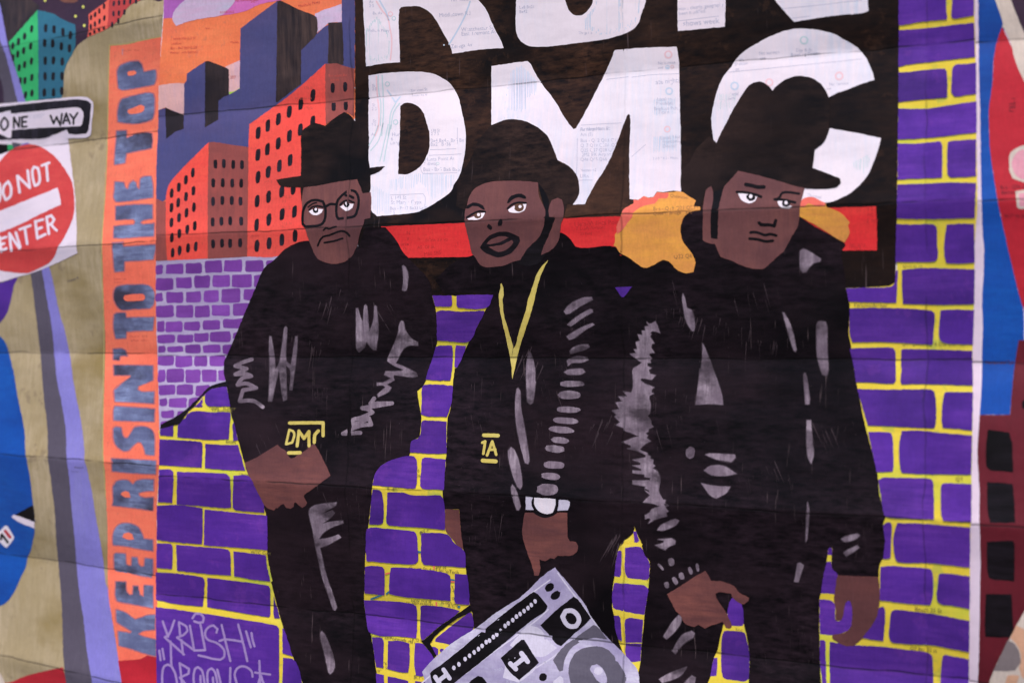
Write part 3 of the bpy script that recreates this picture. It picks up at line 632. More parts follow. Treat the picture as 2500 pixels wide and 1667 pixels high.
# ---- far lilac brickwork
lw = shape('painted_brick_wall', 'B2:50,180 200,172 400,160 700,150 1100,125 1500,108 1350,300 1200,700 1000,1200 B3:900,100 870,190 720,215 580,320 420,510 300,640 90,720 80,300 B2:70,1300 55,900', 6, 'lilac_mortar', root, C_, label='far lilac brickwork below the towers')
ROWS = [((50, 130, 220, 330), (165, 368, 208, 325), (390, 578, 200, 318), (613, 810, 172, 308), (833, 1045, 165, 300), (1077, 1285, 168, 298), (1310, 1440, 165, 225)),
 ((48, 250, 370, 510), (280, 463, 360, 490), (490, 670, 338, 480), (700, 903, 335, 470), (920, 1152, 330, 475), (1175, 1290, 330, 470)),
 ((48, 132, 540, 640), (165, 362, 528, 655), (397, 568, 522, 652), (603, 770, 510, 648), (805, 1020, 495, 650), (1055, 1200, 495, 625)),
 ((50, 258, 682, 818), (282, 478, 680, 822), (497, 670, 685, 820), (693, 898, 680, 805), (930, 1130, 662, 798)),
 ((60, 150, 865, 990), (160, 355, 868, 990), (370, 558, 868, 972), (587, 788, 855, 962), (820, 1060, 838, 948)),
 ((66, 268, 1022, 1118), (293, 480, 1018, 1112), (490, 658, 998, 1100), (673, 905, 985, 1105), (935, 1000, 990, 1070)),
 ((72, 160, 1148, 1228), (180, 362, 1150, 1222), (383, 568, 1138, 1232), (590, 793, 1138, 1228), (820, 930, 1135, 1245)),
 ((74, 256, 1262, 1372), (275, 468, 1262, 1388), (490, 640, 1262, 1382), (665, 850, 1260, 1380)),
 ((76, 158, 1420, 1566), (172, 372, 1412, 1566), (390, 562, 1420, 1570), (580, 748, 1422, 1560), (765, 850, 1425, 1545)),
 ((83, 270, 1596, 1714), (287, 480, 1596, 1709), (505, 668, 1601, 1721)),
 ((93, 180, 1751, 1839), (200, 405, 1746, 1856), (427, 590, 1743, 1856)),
 ((110, 258, 1889, 1973), (292, 420, 1896, 1990)), ((100, 220, 2014, 2080),)]
for r in ROWS:
    for x0, x1, y0, y1 in r:
        j = lambda v: v + random.uniform(-5, 5)
        q = [(x0 + 12, y0 + 4), ((x0 + x1) / 2, y0 + random.uniform(-4, 5)), (x1 - 12, y0 - 2), (x1, y0 + 14), (x1 + 1, (y0 + y1) / 2), (x1 - 1, y1 - 16), (x1 - 14, y1 - 2), ((x0 + x1) / 2, y1 + 2), (x0 + 12, y1), (x0, y1 - 14), (x0 - 1, (y0 + y1) / 2), (x0 + 1, y0 + 16)]
        build('painted_brick', [smooth([(370 + j(a) / 4.704, 600 + j(b) / 4.704) for a, b in q], jit=0.2, corner=80)], 7, 'violet', lw, C_)

# ---- near purple brickwork, yellow mortar
ym = shape('painted_brick_wall', 'B3:80,710 250,650 300,625 420,500 590,325 720,215 870,190 P:720,800 1000,660 2190,660 2190,-230 2380,-230 2379,0 2382,140 2384,350 2386,500 2379,600 2379,700 2374,870 2375,1000 2372,1150 2369,1300 2367,1500 2365,1667 2361,1880 384,1880 384,1400 384,1250 388,1150 391,1080', 7, 'yellow', root, C_, label='near purple brickwork with yellow mortar', corner=30)
BR = '''B3:612,312 650,260 700,228 860,198 880,300 905,432 645,428 618,400
B3:505,430 575,355 580,435
B3:308,635 380,570 460,492 700,498 900,500 908,520 885,812 640,815 296,785
B3:100,700 250,650 246,775 98,765
B3:930,640 945,610 970,720 992,820 938,828
B3:90,808 560,835 584,858 575,1135 300,1118 85,1105
B3:618,860 800,872 992,872 1075,1168 850,1160 612,1140
B3:86,1155 215,1155 247,1180 240,1540 150,1532 72,1530
B3:292,1180 860,1205 895,1240 912,1592 870,1600 560,1575 288,1555
CL:92,285 265,290 350,440 440,620 446,712 250,695 110,680 85,650
A4:1802,158 2050,152 2325,188 2328,400 2318,600 2000,578 1800,552
P:500,1243 560,1249 652,1258 653,1342 590,1337 497,1330
A4:1800,592 1960,598 1982,622 1975,885 1880,880 1796,870
P:430,1329 500,1335 557,1341 562,1347 564,1404 500,1400 432,1392
B5:940,52 1310,95 1330,250 1365,398 1150,375 948,340
B5:50,292 300,308 585,350 610,378 588,685 300,660 50,608
B5:640,355 900,385 1345,448 1360,480 1362,790 1345,808 900,735 638,690
B5:1402,570 1440,690 1475,820 1410,820 1398,780
B5:46,690 500,750 1000,830 1440,905 1462,940 1462,1750 60,1750
B5:1500,938 1520,940 1620,1258 1560,1240 1505,1222
B5:1510,1272 1640,1300 1720,1520 1740,1750 1498,1750
C2:965,572 1080,570 1190,575 1190,688 1170,700 1000,695
C2:1245,570 1450,562 1665,565 1590,710 1260,708 1245,680
C2:1010,762 1060,742 1300,755 1560,745 1565,772 1480,930 1390,1095 1200,1100 1020,1085 1018,920
C2:1008,1162 1050,1145 1190,1150 1200,1180 1195,1400 1172,1545 1030,1545 890,1535 920,1430 970,1290
C2:1240,1142 1355,1150 1310,1280 1250,1400 1220,1390 1230,1200
C3:875,185 1000,180 1200,195 1195,330 1170,450 1132,552 900,545 835,520 842,400 850,210
C3:850,600 880,590 1130,605 1128,800 1130,970 1000,975 710,958 712,890 725,830 820,780 840,620
C3:688,1000 755,1005 785,1040 790,1250 772,1368 740,1375 500,1355 278,1335 300,1230 370,1120 500,1045
C3:848,1032 880,1018 1120,1040 1100,1390 960,1382 850,1375 826,1340 840,1150
C3:280,1385 360,1392 384,1420 C4:405,130 400,355 370,375 240,375 C3:262,1540
C4:450,8 640,10 720,38 900,42 1060,40 1092,75 1112,250 1110,438 900,415 470,385 438,358 445,200
C4:215,425 260,408 500,428 720,450 775,470 800,650 802,800 770,830 500,820 210,795 202,600
C4:840,480 870,472 1140,490 1220,590 1330,675 1350,800 1345,870 1100,852 870,835 838,790
C4:195,860 240,850 390,860 415,892 415,1187 300,1175 190,1165 188,1000
C4:490,872 520,866 800,882 1140,935 1172,965 1175,1252 900,1230 600,1200 470,1170 475,980
C4:1225,942 1365,948 1385,1100 1396,1295 1300,1290 1235,1282 1220,1250
C5:180,612 500,625 740,655 782,680 790,900 780,1050 600,1030 260,988 205,800
C5:830,682 860,672 1100,690 1285,735 1200,810 1030,925 860,1075 832,1050
C5:1000,1058 1390,755 1420,762 1440,930 1330,1030 1200,1120 1100,1105 1000,1088
C5:270,1038 390,1045 407,1080 400,1390 320,1378
C5:458,1080 600,1080 702,1110 706,1280 690,1440 600,1440 450,1400
C5:768,1105 850,1110 920,1190 988,1285 940,1380 860,1480 775,1475 758,1300
C5:950,1145 1000,1150 1032,1175 1030,1245 990,1245
C5:1052,1190 1065,1166 1090,1168 1100,1190 1080,1220 1060,1212
C5:318,1450 410,1472 417,1750 335,1750
C5:455,1485 600,1515 690,1540 697,1750 452,1750
C5:768,1540 920,1558 922,1750 768,1750
D4:1158,455 1190,453 1210,510 1228,560 1200,585 1170,578
D4:985,678 1005,670 1022,685 1018,950 1002,978 940,968 958,800
D4:1065,640 1240,635 1290,730 1340,800 1336,980 1320,1010 1200,1000 1090,980 1060,920
D4:940,1045 1130,1058 1295,1075 1328,1110 1312,1250 1285,1410 1150,1392 1000,1360 928,1330 918,1150
D5:935,790 990,788 1010,820 1018,950 1028,1085 985,1060 950,930
D5:1068,830 1110,815 1270,835 1262,980 1255,1100 1070,1100 1062,950
D5:1070,1106 1252,1112 1240,1312 1120,1318 1068,1240
D2:948,478 1050,472 1142,470 1095,530 1050,588 1025,590
E5:408,588 430,590 520,655 545,880 530,905 400,900 378,850 355,780 380,640
E5:320,968 360,962 550,985 572,1040 607,1230 597,1520 560,1545 430,1530 320,1510 290,1430 288,1100 300,1000
E5:200,1275 242,1272 240,1400 230,1480 160,1485 180,1370
E4:1512,655 1535,640 1558,655 1557,728 1508,722
E4:1500,800 1550,800 1558,880 1622,950 1590,1175 1500,1165 1430,1165 1462,950
E5:1414,602 1500,608 1560,625 1592,660 1592,760 1600,850 1630,852 1665,842 1690,750 1712,640 1745,618 1775,630 1788,720 1782,900 1760,940 1700,982 1550,1012 1418,1000
E5:1420,1070 1465,1068 1482,1090 1487,1300 1500,1750 1445,1750 1440,1500 1418,1280
F5:120,1090 200,1100 400,1128 700,1145 1000,1180 1265,1220 1300,1280 1312,1750 130,1750 116,1300
F5:690,700 735,685 757,740 752,900 735,1082 600,1065 488,1042 560,960 620,860
F5:830,745 870,722 1100,745 1300,770 1727,852 1722,1212 1500,1168 1300,1130 850,1100 804,1040 812,850
F5:1418,1255 1445,1240 1560,1260 1720,1292 1716,1750 1385,1750 1395,1500
F0:910,-600 1455,-600 1458,100 1468,225 1200,252 940,292 912,292
F0:1530,-600 1780,-600 1777,182 1640,208 1540,218 1518,195 1528,0
F0:912,352 1200,330 1500,295 1777,265 1792,658 1400,700 1000,748 912,772
F0:910,830 1000,832 1200,808 1440,792 1462,820 1472,950 1468,1122 1200,1145 910,1175
F0:1535,770 1570,745 1700,735 1802,722 1804,1080 1660,1100 1552,1112 1518,1070 1524,900
F0:908,1246 1200,1252 1500,1210 1808,1165 F1:1808,112 1600,135 1450,155 1150,182 905,192
F1:902,238 1100,240 1300,222 1392,215 1412,250 1410,630 1150,640 900,652
F1:1476,225 1500,212 1802,190 1802,614 1600,625 1500,625 1472,590
F1:898,708 1200,700 1450,685 1802,690 1785,1094 1400,1104 1150,1105 888,1098
F1:885,1166 1100,1168 1310,1166 1345,1195 1355,1400 F2:1362,140 1330,178 1100,188 876,190
F1:1462,1170 1600,1160 1780,1160 F2:1786,195 1600,205 1460,196 1440,150 1436,-20
F2:878,285 905,283 898,420 885,655 600,650 340,640 308,488 600,480 835,468 868,430
F2:950,278 1100,262 1250,255 1500,262 1785,270 1782,670 1400,678 960,668 950,420
F2:350,718 600,712 900,715 1290,745 1325,775 1312,1000 1300,1135 1000,1118 700,1105 380,1108 350,1000
F2:1392,742 1500,732 1780,735 1766,1135 1600,1128 1420,1110 1376,1050 1388,800
F2:352,1178 700,1168 850,1172 875,1210 880,1500 F3:880,130 860,168 600,158 420,155 402,0 F2:395,1380
F2:942,1195 970,1185 1300,1190 1757,1205 F3:1768,192 1400,180 1100,175 945,180 930,140 948,0 F2:942,1400
F3:436,230 800,238 1290,236 1318,260 1342,400 1340,620 1320,682 1100,675 800,660 558,650 500,450
F3:1440,275 1465,265 1768,270 1757,710 1600,690 1420,680 1406,600 1416,400
F3:562,725 700,725 825,738 842,780 850,950 855,1120 845,1178 750,1185 662,1186 600,900
F3:945,712 1150,708 1400,735 1757,766 1746,1215 1300,1210 950,1192 930,1150 918,900
F3:680,1275 730,1250 1000,1250 1285,1265 1308,1300 F4:1320,315 1100,310 770,290 740,240 700,0
F3:1408,1320 1440,1310 1751,1325 F4:1746,345 1600,340 1425,328 1406,290 1396,0
F4:738,378 780,350 815,350 832,380 828,550 820,760 780,770 735,770 755,560
F4:895,358 1100,362 1300,375 1736,410 1731,868 1500,845 1300,820 900,805 872,750 850,600 860,480
F4:705,860 850,850 1000,862 1280,888 1302,930 1306,1200 1275,1300 1000,1282 697,1242 700,1000
F4:1375,948 1400,935 1550,945 1732,970 1729,1347 1550,1310 1400,1290 1352,1240 1362,1050'''
bricks = {}
for s in BR.split('\n'):
    shape('painted_brick', s, 17, 'purple', ym, C_, corner=70)
# pieces of mortar that show in the gaps between the men
for s in ('E5:310,905 350,790 415,590 440,590 520,650 545,880 572,1000 607,1230 602,1560 592,1750 90,1750 135,1560 165,1480 200,1275 240,1200 285,1000',
          'E4:1530,640 1555,650 1560,880 1622,955 1600,1200 E5:1590,600 1700,900 1900,1040 1900,1130 1900,1750 1445,1750 1420,1300 1415,600 1430,540 1460,350 1500,160 1512,40',
          'D4:1158,455 1190,453 1232,560 1262,605 1255,635 1290,730 1342,800 1338,980 1312,1020 1325,1110 1312,1250 1285,1410 D5:1282,840 1255,1100 1240,1320 1215,1440 1120,1320 1040,1215 1020,1085 985,1060 935,790 918,700 D4:918,1150 942,970 985,675 1005,625 1060,590 1165,578',
          'C5:1000,1085 1190,1125 1060,1250 990,1280 940,1120'):
    shape('mortar_patch', s, 16, 'yellow', ym, C_)
prints('map_print', [('C4', 695, 895, 46, 4, 'Court St-R'), ('C4', 1005, 870, 44, 6, 'Jay St'), ('C4', 1005, 915, 46, 7, 'MetroTech'), ('C4', 720, 1262, 34, 3, 'NEW YORK'), ('C4', 660, 1288, 30, 4, 'TRANSIT MUSEUM'), ('C4', 895, 1268, 38, 4, '2·3'), ('C4', 1140, 1325, 42, 3, 'A·C·G'),
    ('C4', 1060, 1280, 42, 6, 'Schermerhorn'), ('C5', 260, 1030, 44, 9, 'Court St/Borough Hall'), ('C5', 730, 1080, 36, 4, 'RED HOOK'), ('C5', 750, 1510, 42, 5, 'Bus - B41 B45'), ('C5', 320, 1435, 34, 4, '103'), ('C5', 400, 1352, 34, 4, '26'), ('C5', 390, 1400, 34, 4, '7 50'),
    ('C4', 1185, 1100, 40, 0, 'vi'), ('C4', 1195, 1145, 40, 0, '2'), ('C4', 1190, 1235, 44, 0, 'ot'), ('F5', 1095, 735, 52, 5, 'Beach 25 St'), ('F2', 400, 700, 48, 1, 'Parsons/Archer'), ('F2', 950, 1145, 42, 0, 'Q43 Q44SBS Q54 Q56 Q60 Q83'),
    ('F2', 960, 252, 36, 1, 'Q111 Q112'), ('F3', 1565, 1285, 50, 2, 'Q3'), ('F5', 1040, 1180, 46, 6, 'Q7 Bay 32 St'), ('B3', 650, 465, 42, 2, 'Yards   Station'), ('B3', 690, 495, 38, 2, '17 Aspinwall'), ('B3', 850, 850, 34, 4, 'BASIN'), ('B3', 1000, 1222, 34, 5, 'Christ'), ('B5', 1135, 78, 40, 4, 'WTC Cort'),
    ('C3', 450, 1392, 34, -10, 'Rutgers'), ('C4', 830, 500, 40, -32, '●York St'), ('C3', 790, 1240, 34, 0, '36'), ('C3', 795, 1185, 34, 0, '0'), ('E5', 440, 975, 46, 2, 'Roc')], 16.5, 'ink_dark', ym, C_)
lines('map_line', 'C5', ['265,600 380,555', '440,540 470,515', '1175,378 1215,382', '795,55 835,62'], 20, 16.4, 'teal', ym, C_, kind='stuff')
lines('map_line', 'C5', ['430,312 475,300', '1175,398 1215,402', '255,250 258,235', '480,-385 700,-340', '985,225 985,255', '1012,640 1012,690'], 16, 16.4, 'coral', ym, C_, kind='stuff')
blob('map_mark', 'C5', 1272, 688, 16, 15, 16.6, 'teal', ym, C_)
GF = (('128,855 190,1032', '262,845 200,1005 150,1038 372,1235', '218,1085 228,1355'), ('315,868 328,1010', '315,865 400,915 412,965 365,1012 292,1040 472,1175', '342,1070 362,1232'),
      ('440,905 490,1190 615,1185 562,892', '470,820 500,770 560,768 602,820 590,865 540,870 490,855'), ('745,985 757,945 712,902 655,920 615,990 640,1060 760,1110 832,1185 835,1262 785,1295 540,1245',),
      ('805,895 848,1080 905,1310', '995,890 1045,1080 1100,1312', '780,1080 850,1062 1050,1088'), ('1085,970 1140,1152',), ('1148,990 1158,1060 1182,1142',), ('88,1190 103,1300',), ('125,1170 145,1290',),
      ('225,1370 190,1350 145,1372 122,1460 128,1650', '225,1360 270,1450 292,1560'), ('322,1335 342,1500 350,1680', '322,1335 430,1400 425,1455 325,1500 450,1640'), ('500,1650 482,1500 500,1400 530,1380 580,1420 622,1650', '562,1480 564,1650'),
      ('655,1640 640,1500 650,1420 690,1395 730,1440 770,1650', '705,1500 712,1650'), ('755,1410 815,1640', '905,1390 900,1640'), ('1160,1490 1150,1430 1100,1385 1040,1370 980,1400 955,1460 970,1540 1010,1640',),
      ('1238,1310 1252,1640', '1188,1442 1362,1465', '1252,1480 1205,1640', '1258,1480 1310,1640'))
tg = None
for i, g in enumerate(GF):
    lines('graffiti_letter', 'B5', g, 26, 18, 'tag', root, C_)

# ---- black board with the big white letters
bb = shape('painted_board', 'P:867,-230 2196,-230 2194,200 2191,400 2189,600 2185,690 2170,698 2064,703 1700,706 1500,705 1204,720 1055,722 900,715 870,560 867,200', 8, 'board', root, C_, label='black board behind the men, with white letters', corner=30)
LT = (('C0:175,-1000 1400,-1000 1440,-80 1490,0 1590,120 1660,290 1760,480 1785,555 1500,575 1195,620 1170,520 1100,400 1030,270 960,170 860,92 780,73 690,78 610,85 585,115 580,300 590,500 595,718 400,735 205,765 190,400 175,150', None),
 ('C0:1930,-1000 1928,0 1925,330 1950,430 2010,500 2110,535 2250,540 D0:170,540 500,500 850,450 1080,380 1200,300 1245,180 1300,0 1310,-1000 720,-1000 695,-10 680,60 640,120 570,175 500,182 440,150 400,80 370,-20 345,-1000', None),
 ('D0:1668,-1000 2220,-1000 2216,0 2214,160 2210,310 2050,325 1900,340 1670,360 1665,200', None),
 ('E0:640,-400 900,0 1000,120 1060,190 1125,255 1400,210 1700,170 1880,158 1978,128 1970,0 1970,-1000 640,-1000', None),
 ('C0:235,870 320,855 600,830 840,828 1000,860 1130,930 1200,1000 1270,1130 1310,1300 1345,1480 C1:1350,120 1345,300 1320,450 1280,600 1210,720 1180,790 1000,920 820,1015 600,1050 330,1072 265,1000 250,800 258,600 340,560 430,500 330,508 250,522 235,400 240,200 C0:232,1300 238,1100', 'C0:600,1220 640,1188 720,1188 800,1220 870,1310 910,1450 C1:930,100 935,200 925,320 860,460 780,540 680,590 575,590 580,400 592,150 595,0'),
 ('C0:1645,762 1900,725 2060,705 2100,740 2140,830 2250,1000 D0:130,1000 250,1150 350,1320 440,1450 470,1485 500,1475 600,1300 780,950 830,850 890,720 945,580 1150,560 1400,547 1655,540 1680,700 1690,1100 1700,1500 D1:1705,400 1705,790 1620,780 1500,795 1430,790 1390,850 1330,860 1280,840 1210,885 1115,875 1112,300 1125,0 1120,-85 1105,-100 1085,-80 980,200 850,500 720,700 600,935 460,940 530,830 535,700 500,590 420,500 290,430 240,300 170,150 60,50 C0:2290,1550 2200,1480 2050,1400 1900,1372 1780,1385 1645,1445', None),
 ('E0:400,770 500,635 680,510 900,400 1100,340 1330,338 1570,390 1700,460 1850,550 1960,690 2030,850 2045,920 1900,965 1740,1030 1620,1070 1520,1120 1450,990 1350,910 1250,880 1120,880 1000,930 900,1010 875,1045 830,990 760,945 680,945 600,990 500,1130 400,1300 280,1566 E1:250,210 215,272 190,150 E0:172,1400 180,1300 230,1080 300,900', None),
 ('E1:1530,65 1800,110 2120,175 2080,330 1990,560 1900,690 1750,820 1600,890 1500,915 1350,900 1200,920 1235,750 1450,765 1600,740 1655,700 1650,640 1500,580 1335,520 1360,310 1450,240 1490,180', None))
wl = []
for s, hole in LT:
    o = shape('painted_letter', s, 9, 'white', bb, C_, corner=38)
    wl.append(o)
    if hole: shape('letter_counter', hole, 10.4, 'board', bb, C_)
prints('map_print', [('D0', 1378, 975, 58, -5, 'Late nights'), ('D0', 1730, 305, 66, -5, 'shows week'), ('D0', 1680, 125, 42, -6, 'more clearly, geography'), ('D0', 1680, 178, 42, -6, 'been modified.'), ('D0', 550, 1510, 46, -3, 'Ronkonkoma'), 
    ('C0', 1045, 200, 46, -4, 'Middletown Rd'), ('C0', 1300, 365, 46, -4, 'Westchester Sq'), ('C0', 1300, 415, 46, -4, 'East Tremont Av'), ('C0', 1180, 560, 46, -6, 'Zerega Av'), ('C0', 240, 40, 36, 0, 'Av'), ('C0', 240, 85, 36, 0, '2·5'), ('C0', 230, 370, 36, 0, 'Pelham Pkwy'), ('C0', 280, 170, 36, 0, 'Bx Av'), ('C0', 1180, 20, 36, -3, 'Parkchester'),
    ('C0', 720, 1060, 34, -6, 'Simpson St'), ('C0', 730, 1110, 40, -4, 'Intervale'), ('C0', 275, 1000, 34, 0, 'St'), ('C0', 275, 1040, 34, 0, '2·5'), ('C0', 275, 1225, 38, 0, 'St'), ('C0', 270, 1270, 36, 0, '2·5'), ('C0', 285, 1410, 36, 0, 'St'), ('C0', 265, 1450, 36, 0, '2·5'), ('C0', 265, 1560, 36, 0, 'Av'), ('C1', 500, 155, 46, 0, 'Hunts'), ('C1', 490, 205, 42, 0, '6'), ('C1', 480, 250, 46, 0, 'Longw'),
    ('C1', 945, 105, 34, -1, '138 St'), ('C1', 950, 145, 36, -1, '2 7 5'), ('C1', 945, 225, 42, -1, 'Bx4 Bx4A Bx5 Bx11'), ('C1', 945, 268, 42, -1, 'Bx27 Bx36'), ('C1', 880, 440, 44, -2, 'Hunts Point Av'), ('C1', 870, 490, 42, -2, 'Subway'), ('C1', 860, 555, 44, 0, 'Bus - Bx5 Bx6 Bx6SBS'), ('C1', 490, 880, 42, -1, 'E 143 St'), ('C1', 490, 935, 46, -1, 'St Mary · Cypx'), ('C1', 480, 1000, 38, -1, 'Bus - Bx17 Bx33 Bx39'), ('C1', 480, 1050, 38, -1, '2·5'),
    ('D0', 1440, 745, 36, -3, 'No service'), ('D0', 1440, 795, 36, -3, 'use'), ('D1', 540, 95, 42, -2, 'Flushing-Main St'), ('D1', 550, 155, 40, -2, 'Am (S)'), ('D1', 550, 225, 42, -1, 'Bus - Q12 Q13 Q15 Q16'), ('D1', 550, 280, 40, -1, 'Q17 Q19 Q20A Q20B'), ('D1', 550, 335, 40, -1, 'Q25 Q27 Q28 Q34'), ('D1', 550, 385, 40, -1, 'QM2 JFK Airport'), ('D1', 550, 440, 40, -1, 'Q48 Q65 Q66'), ('D1', 545, 560, 36, -1, 'Nassau n20'), ('D1', 545, 630, 42, -1, 'LIRR'),
    ('D1', 1470, 195, 42, -4, 'Local, Mon'), ('D1', 1490, 240, 42, -4, 'Franconia'), ('D1', 1495, 290, 42, -4, 'District'), ('D1', 1380, 425, 30, -2, '2 0 0 2 0 2 - Metro'), ('D0', 1430, 1160, 40, -2, 'Local to'), ('D0', 1420, 1210, 40, -2, 'Brooklyn,'), ('D0', 1395, 1270, 40, -2, 'Brighton Bch,'), ('D0', 1450, 1310, 38, -2, 'Late n'),
    ('E0', 720, 635, 42, -4, 'No service'), ('E0', 730, 690, 40, -4, 'use'), ('E0', 1145, 600, 40, -3, 'Day & Av'), ('E0', 1085, 655, 44, -4, 'Bowling Green'), ('E0', 490, 705, 40, -6, 'an,'), ('E0', 440, 760, 40, -6, 'Shelton'), ('E0', 450, 815, 38, -6, 'ge'), ('E0', 385, 1100, 38, -4, 'Local'), ('E0', 365, 1150, 38, -4, 'serv'), ('E0', 1525, 990, 40, -4, 'No service'), ('E0', 1490, 1035, 34, -4, 'use'), ('E1', 1270, 850, 40, 8, 'Thomas'),
    ('C0', 1965, 105, 36, -3, 'Bx8 Bx21'), ('C0', 1965, 155, 36, -3, 'Bx42'), ('D0', 530, 395, 30, 0, 'Thr gs Nk')], 10, 'ink', bb, C_, clip=[T(s_) for s_, h_ in LT])
lines('map_line', 'E0', ['980,105 1240,80 1600,40 1900,5', '370,832 700,800 1100,760 1460,725 1900,680', '1100,215 1300,190'], 5, 10, 'ink', bb, C_, kind='stuff')
lines('map_line', 'D0', ['1670,245 2000,205 2140,188', '560,1440 800,1425 1020,1415', '1140,890 1380,860 1680,850', '850,915 1100,885'], 5, 10, 'ink', bb, C_, kind='stuff')
lines('map_line', 'D1', ['515,180 512,400 505,640', '530,660 690,658', '1140,390 1300,250', '1350,950 1345,960'], 5, 10, 'ink', bb, C_, kind='stuff')
lines('map_line', 'C1', ['840,460 835,540 860,585 1250,575', '940,310 1240,300', '930,375 1300,360', '1255,60 1255,240', '480,830 860,815 885,850 880,950'], 5, 10, 'ink', bb, C_, kind='stuff')
lines('map_line', 'C0', ['325,20 380,110 450,200 480,330 500,450 495,600 485,690', '325,880 335,1100 355,1300 345,1460 310,1560'], 16, 10, 'ink_red', bb, C_, kind='stuff')
lines('map_line', 'C0', ['360,10 430,130 470,240', '1400,20 1340,190 1240,380 1160,510', '450,1040 500,1110 545,1180 600,1110', '1100,520 1100,521'], 18, 10, 'ink_blue', bb, C_, kind='stuff')
lines('map_line', 'C0', ['345,870 345,1000 375,1200 370,1440', '390,870 400,1050 405,1300 385,1560', '545,1190 490,1300 470,1500 460,1560', '590,1190 520,1300 490,1480'], 14, 10, 'ink_teal', bb, C_, kind='stuff')
lines('map_line', 'C1', ['345,30 300,150 240,260', '400,10 350,200 260,320', '460,20 420,200 365,440', '490,30 450,220 410,440'], 13, 10, 'ink_teal', bb, C_, kind='stuff')
shape('map_wash', 'C0:200,330 330,180 440,330 480,480 480,650 400,720 240,720 205,500', 9.5, 'ink_teal', bb, C_, kind='stuff') if False else None
def hatch(tile, poly, n, mat, wd=10, ang=88):
    """felt-pen hatching inside an outline: the washed blue areas of the printed map"""
    pts = T(tile + ':' + poly); cx = sum(p[0] for p in pts) / len(pts); xs = [p[0] for p in pts]; ys = [p[1] for p in pts]
    fs = []
    for i in range(n):
        x = min(xs) + (max(xs) - min(xs)) * (i + 0.5) / n + random.uniform(-1, 1)
        yy = np.arange(min(ys), max(ys), 1.5); k = inside(pts, np.full_like(yy, x), yy)
        if not k.any(): continue
        a, b = yy[k].min() + random.uniform(0, 6), yy[k].max() - random.uniform(0, 9)
        if b - a < 6: continue
        dx = random.uniform(-2.0, 2.0); w2 = wd / 4.704 / 2 * random.uniform(0.5, 1.2)
        fs.append([(x - w2, a), (x + w2, a), (x + dx + w2 * 0.7, b), (x + dx - w2 * 0.7, b)])
    if fs: build('map_wash', fs, 9.5, mat, bb, C_, kind='stuff', fill=False)
hatch('C0', '200,330 330,180 440,330 480,480 480,650 400,720 240,720 205,500', 26, 'ink_teal', 7)
hatch('C0', '1870,800 1990,730 2190,940 2170,1080 2050,1160 2040,1290 1780,1300 1830,1000', 26, 'ink_blue', 7)
hatch('C0', '1660,1400 1780,1340 2000,1330 2010,1380 1800,1380 1660,1430', 20, 'ink_blue', 7)
hatch('D0', '600,200 720,60 760,-100 1270,-100 1230,150 1190,270 1050,370 800,420 600,350', 44, 'ink_blue', 10)
hatch('C1', '450,640 830,560 1240,590 1180,760 980,900 840,700 700,790 480,780', 40, 'ink_blue', 8)
hatch('C1', '270,700 480,800 480,1040 330,1060 268,960', 14, 'ink_blue', 5)
hatch('D1', '1385,150 1650,130 1650,340 1385,360', 26, 'ink_blue', 6)
hatch('D0', '1385,1130 1640,1110 1640,1330 1385,1340', 26, 'ink_blue', 6)
hatch('E1', '1710,490 1960,360 2030,400 1930,600', 18, 'ink_teal', 8)
hatch('E0', '240,1070 510,1050 400,1290 190,1280', 20, 'ink_teal', 5)
for t_, x, y, r, m_ in (('D0', 1560, 630, 48, 'ink_red'), ('D0', 1570, 1050, 45, 'ink_blue'), ('D0', 1550, 775, 26, 'ink_blue'), ('D0', 1605, 770, 22, 'ink_red'), ('C0', 450, 968, 30, 'ink_teal'), ('C0', 545, 1405, 32, 'ink_teal'), ('E0', 1237, 465, 50, 'ink_teal'), ('E0', 440, 990, 50, 'ink_blue'),
                        ('E0', 838, 950, 48, 'ink_red'), ('E0', 1640, 875, 50, 'ink_red'), ('D1', 1548, 75, 38, 'ink_red'), ('C0', 525, 215, 26, 'ink_teal'), ('C0', 485, 165, 30, 'ink_red'), ('C1', 1030, 470, 18, 'ink_teal')):
    ox, oy, sc = TL[t_]
    build('route_bullet', [disc(ox + x / sc, oy + y / sc, r / sc)], 10.2, m_, bb, C_)
    build('route_bullet_face', [disc(ox + x / sc, oy + y / sc, r / sc * 0.62)], 10.6, 'white', bb, C_)
sp = shape('painted_stripe', 'P:930,553 1100,546 1400,532 1700,522 1900,512 2139,504 2141,560 2141,611 1900,614 1400,626 1100,628 985,630', 9, 'stripe', root, C_, label='scarlet stripe behind the heads')
prints('map_print', [('C1', 670, 1285, 44, 0, 'N'), ('C1', 670, 1352, 44, 0, 'W'), ('C1', 600, 1410, 44, 0, 'oria'), ('C1', 600, 1455, 44, 0, '  rd'), ('C1', 890, 1365, 30, -2, 'DITMARS BLVD'), ('C1', 795, 1448, 38, -2, 'ASTORIA'), ('C1', 870, 1530, 44, -6, 'M60 SBS'), ('D1', 480, 1190, 56, -3, 'Mets-Willets Point'), ('D1', 500, 1235, 44, -3, '7 LGA Airport'), ('D1', 530, 1290, 34, -2, 'Citi Field'),
    ('E1', 1760, 1420, 50, 1, 'Jamaica'), ('E1', 1770, 1462, 44, 1, '179 St'), ('E1', 1960, 1010, 44, 0, '3 St'), ('E1', 1960, 1080, 44, 0, 'ME'), ('E1', 1960, 1145, 44, 0, 'F 169')], 10, 'ink_scarlet', sp, C_)
blob('map_mark', 'C1', 686, 1395, 12, 12, 10, 'ink_scarlet', sp, C_); 

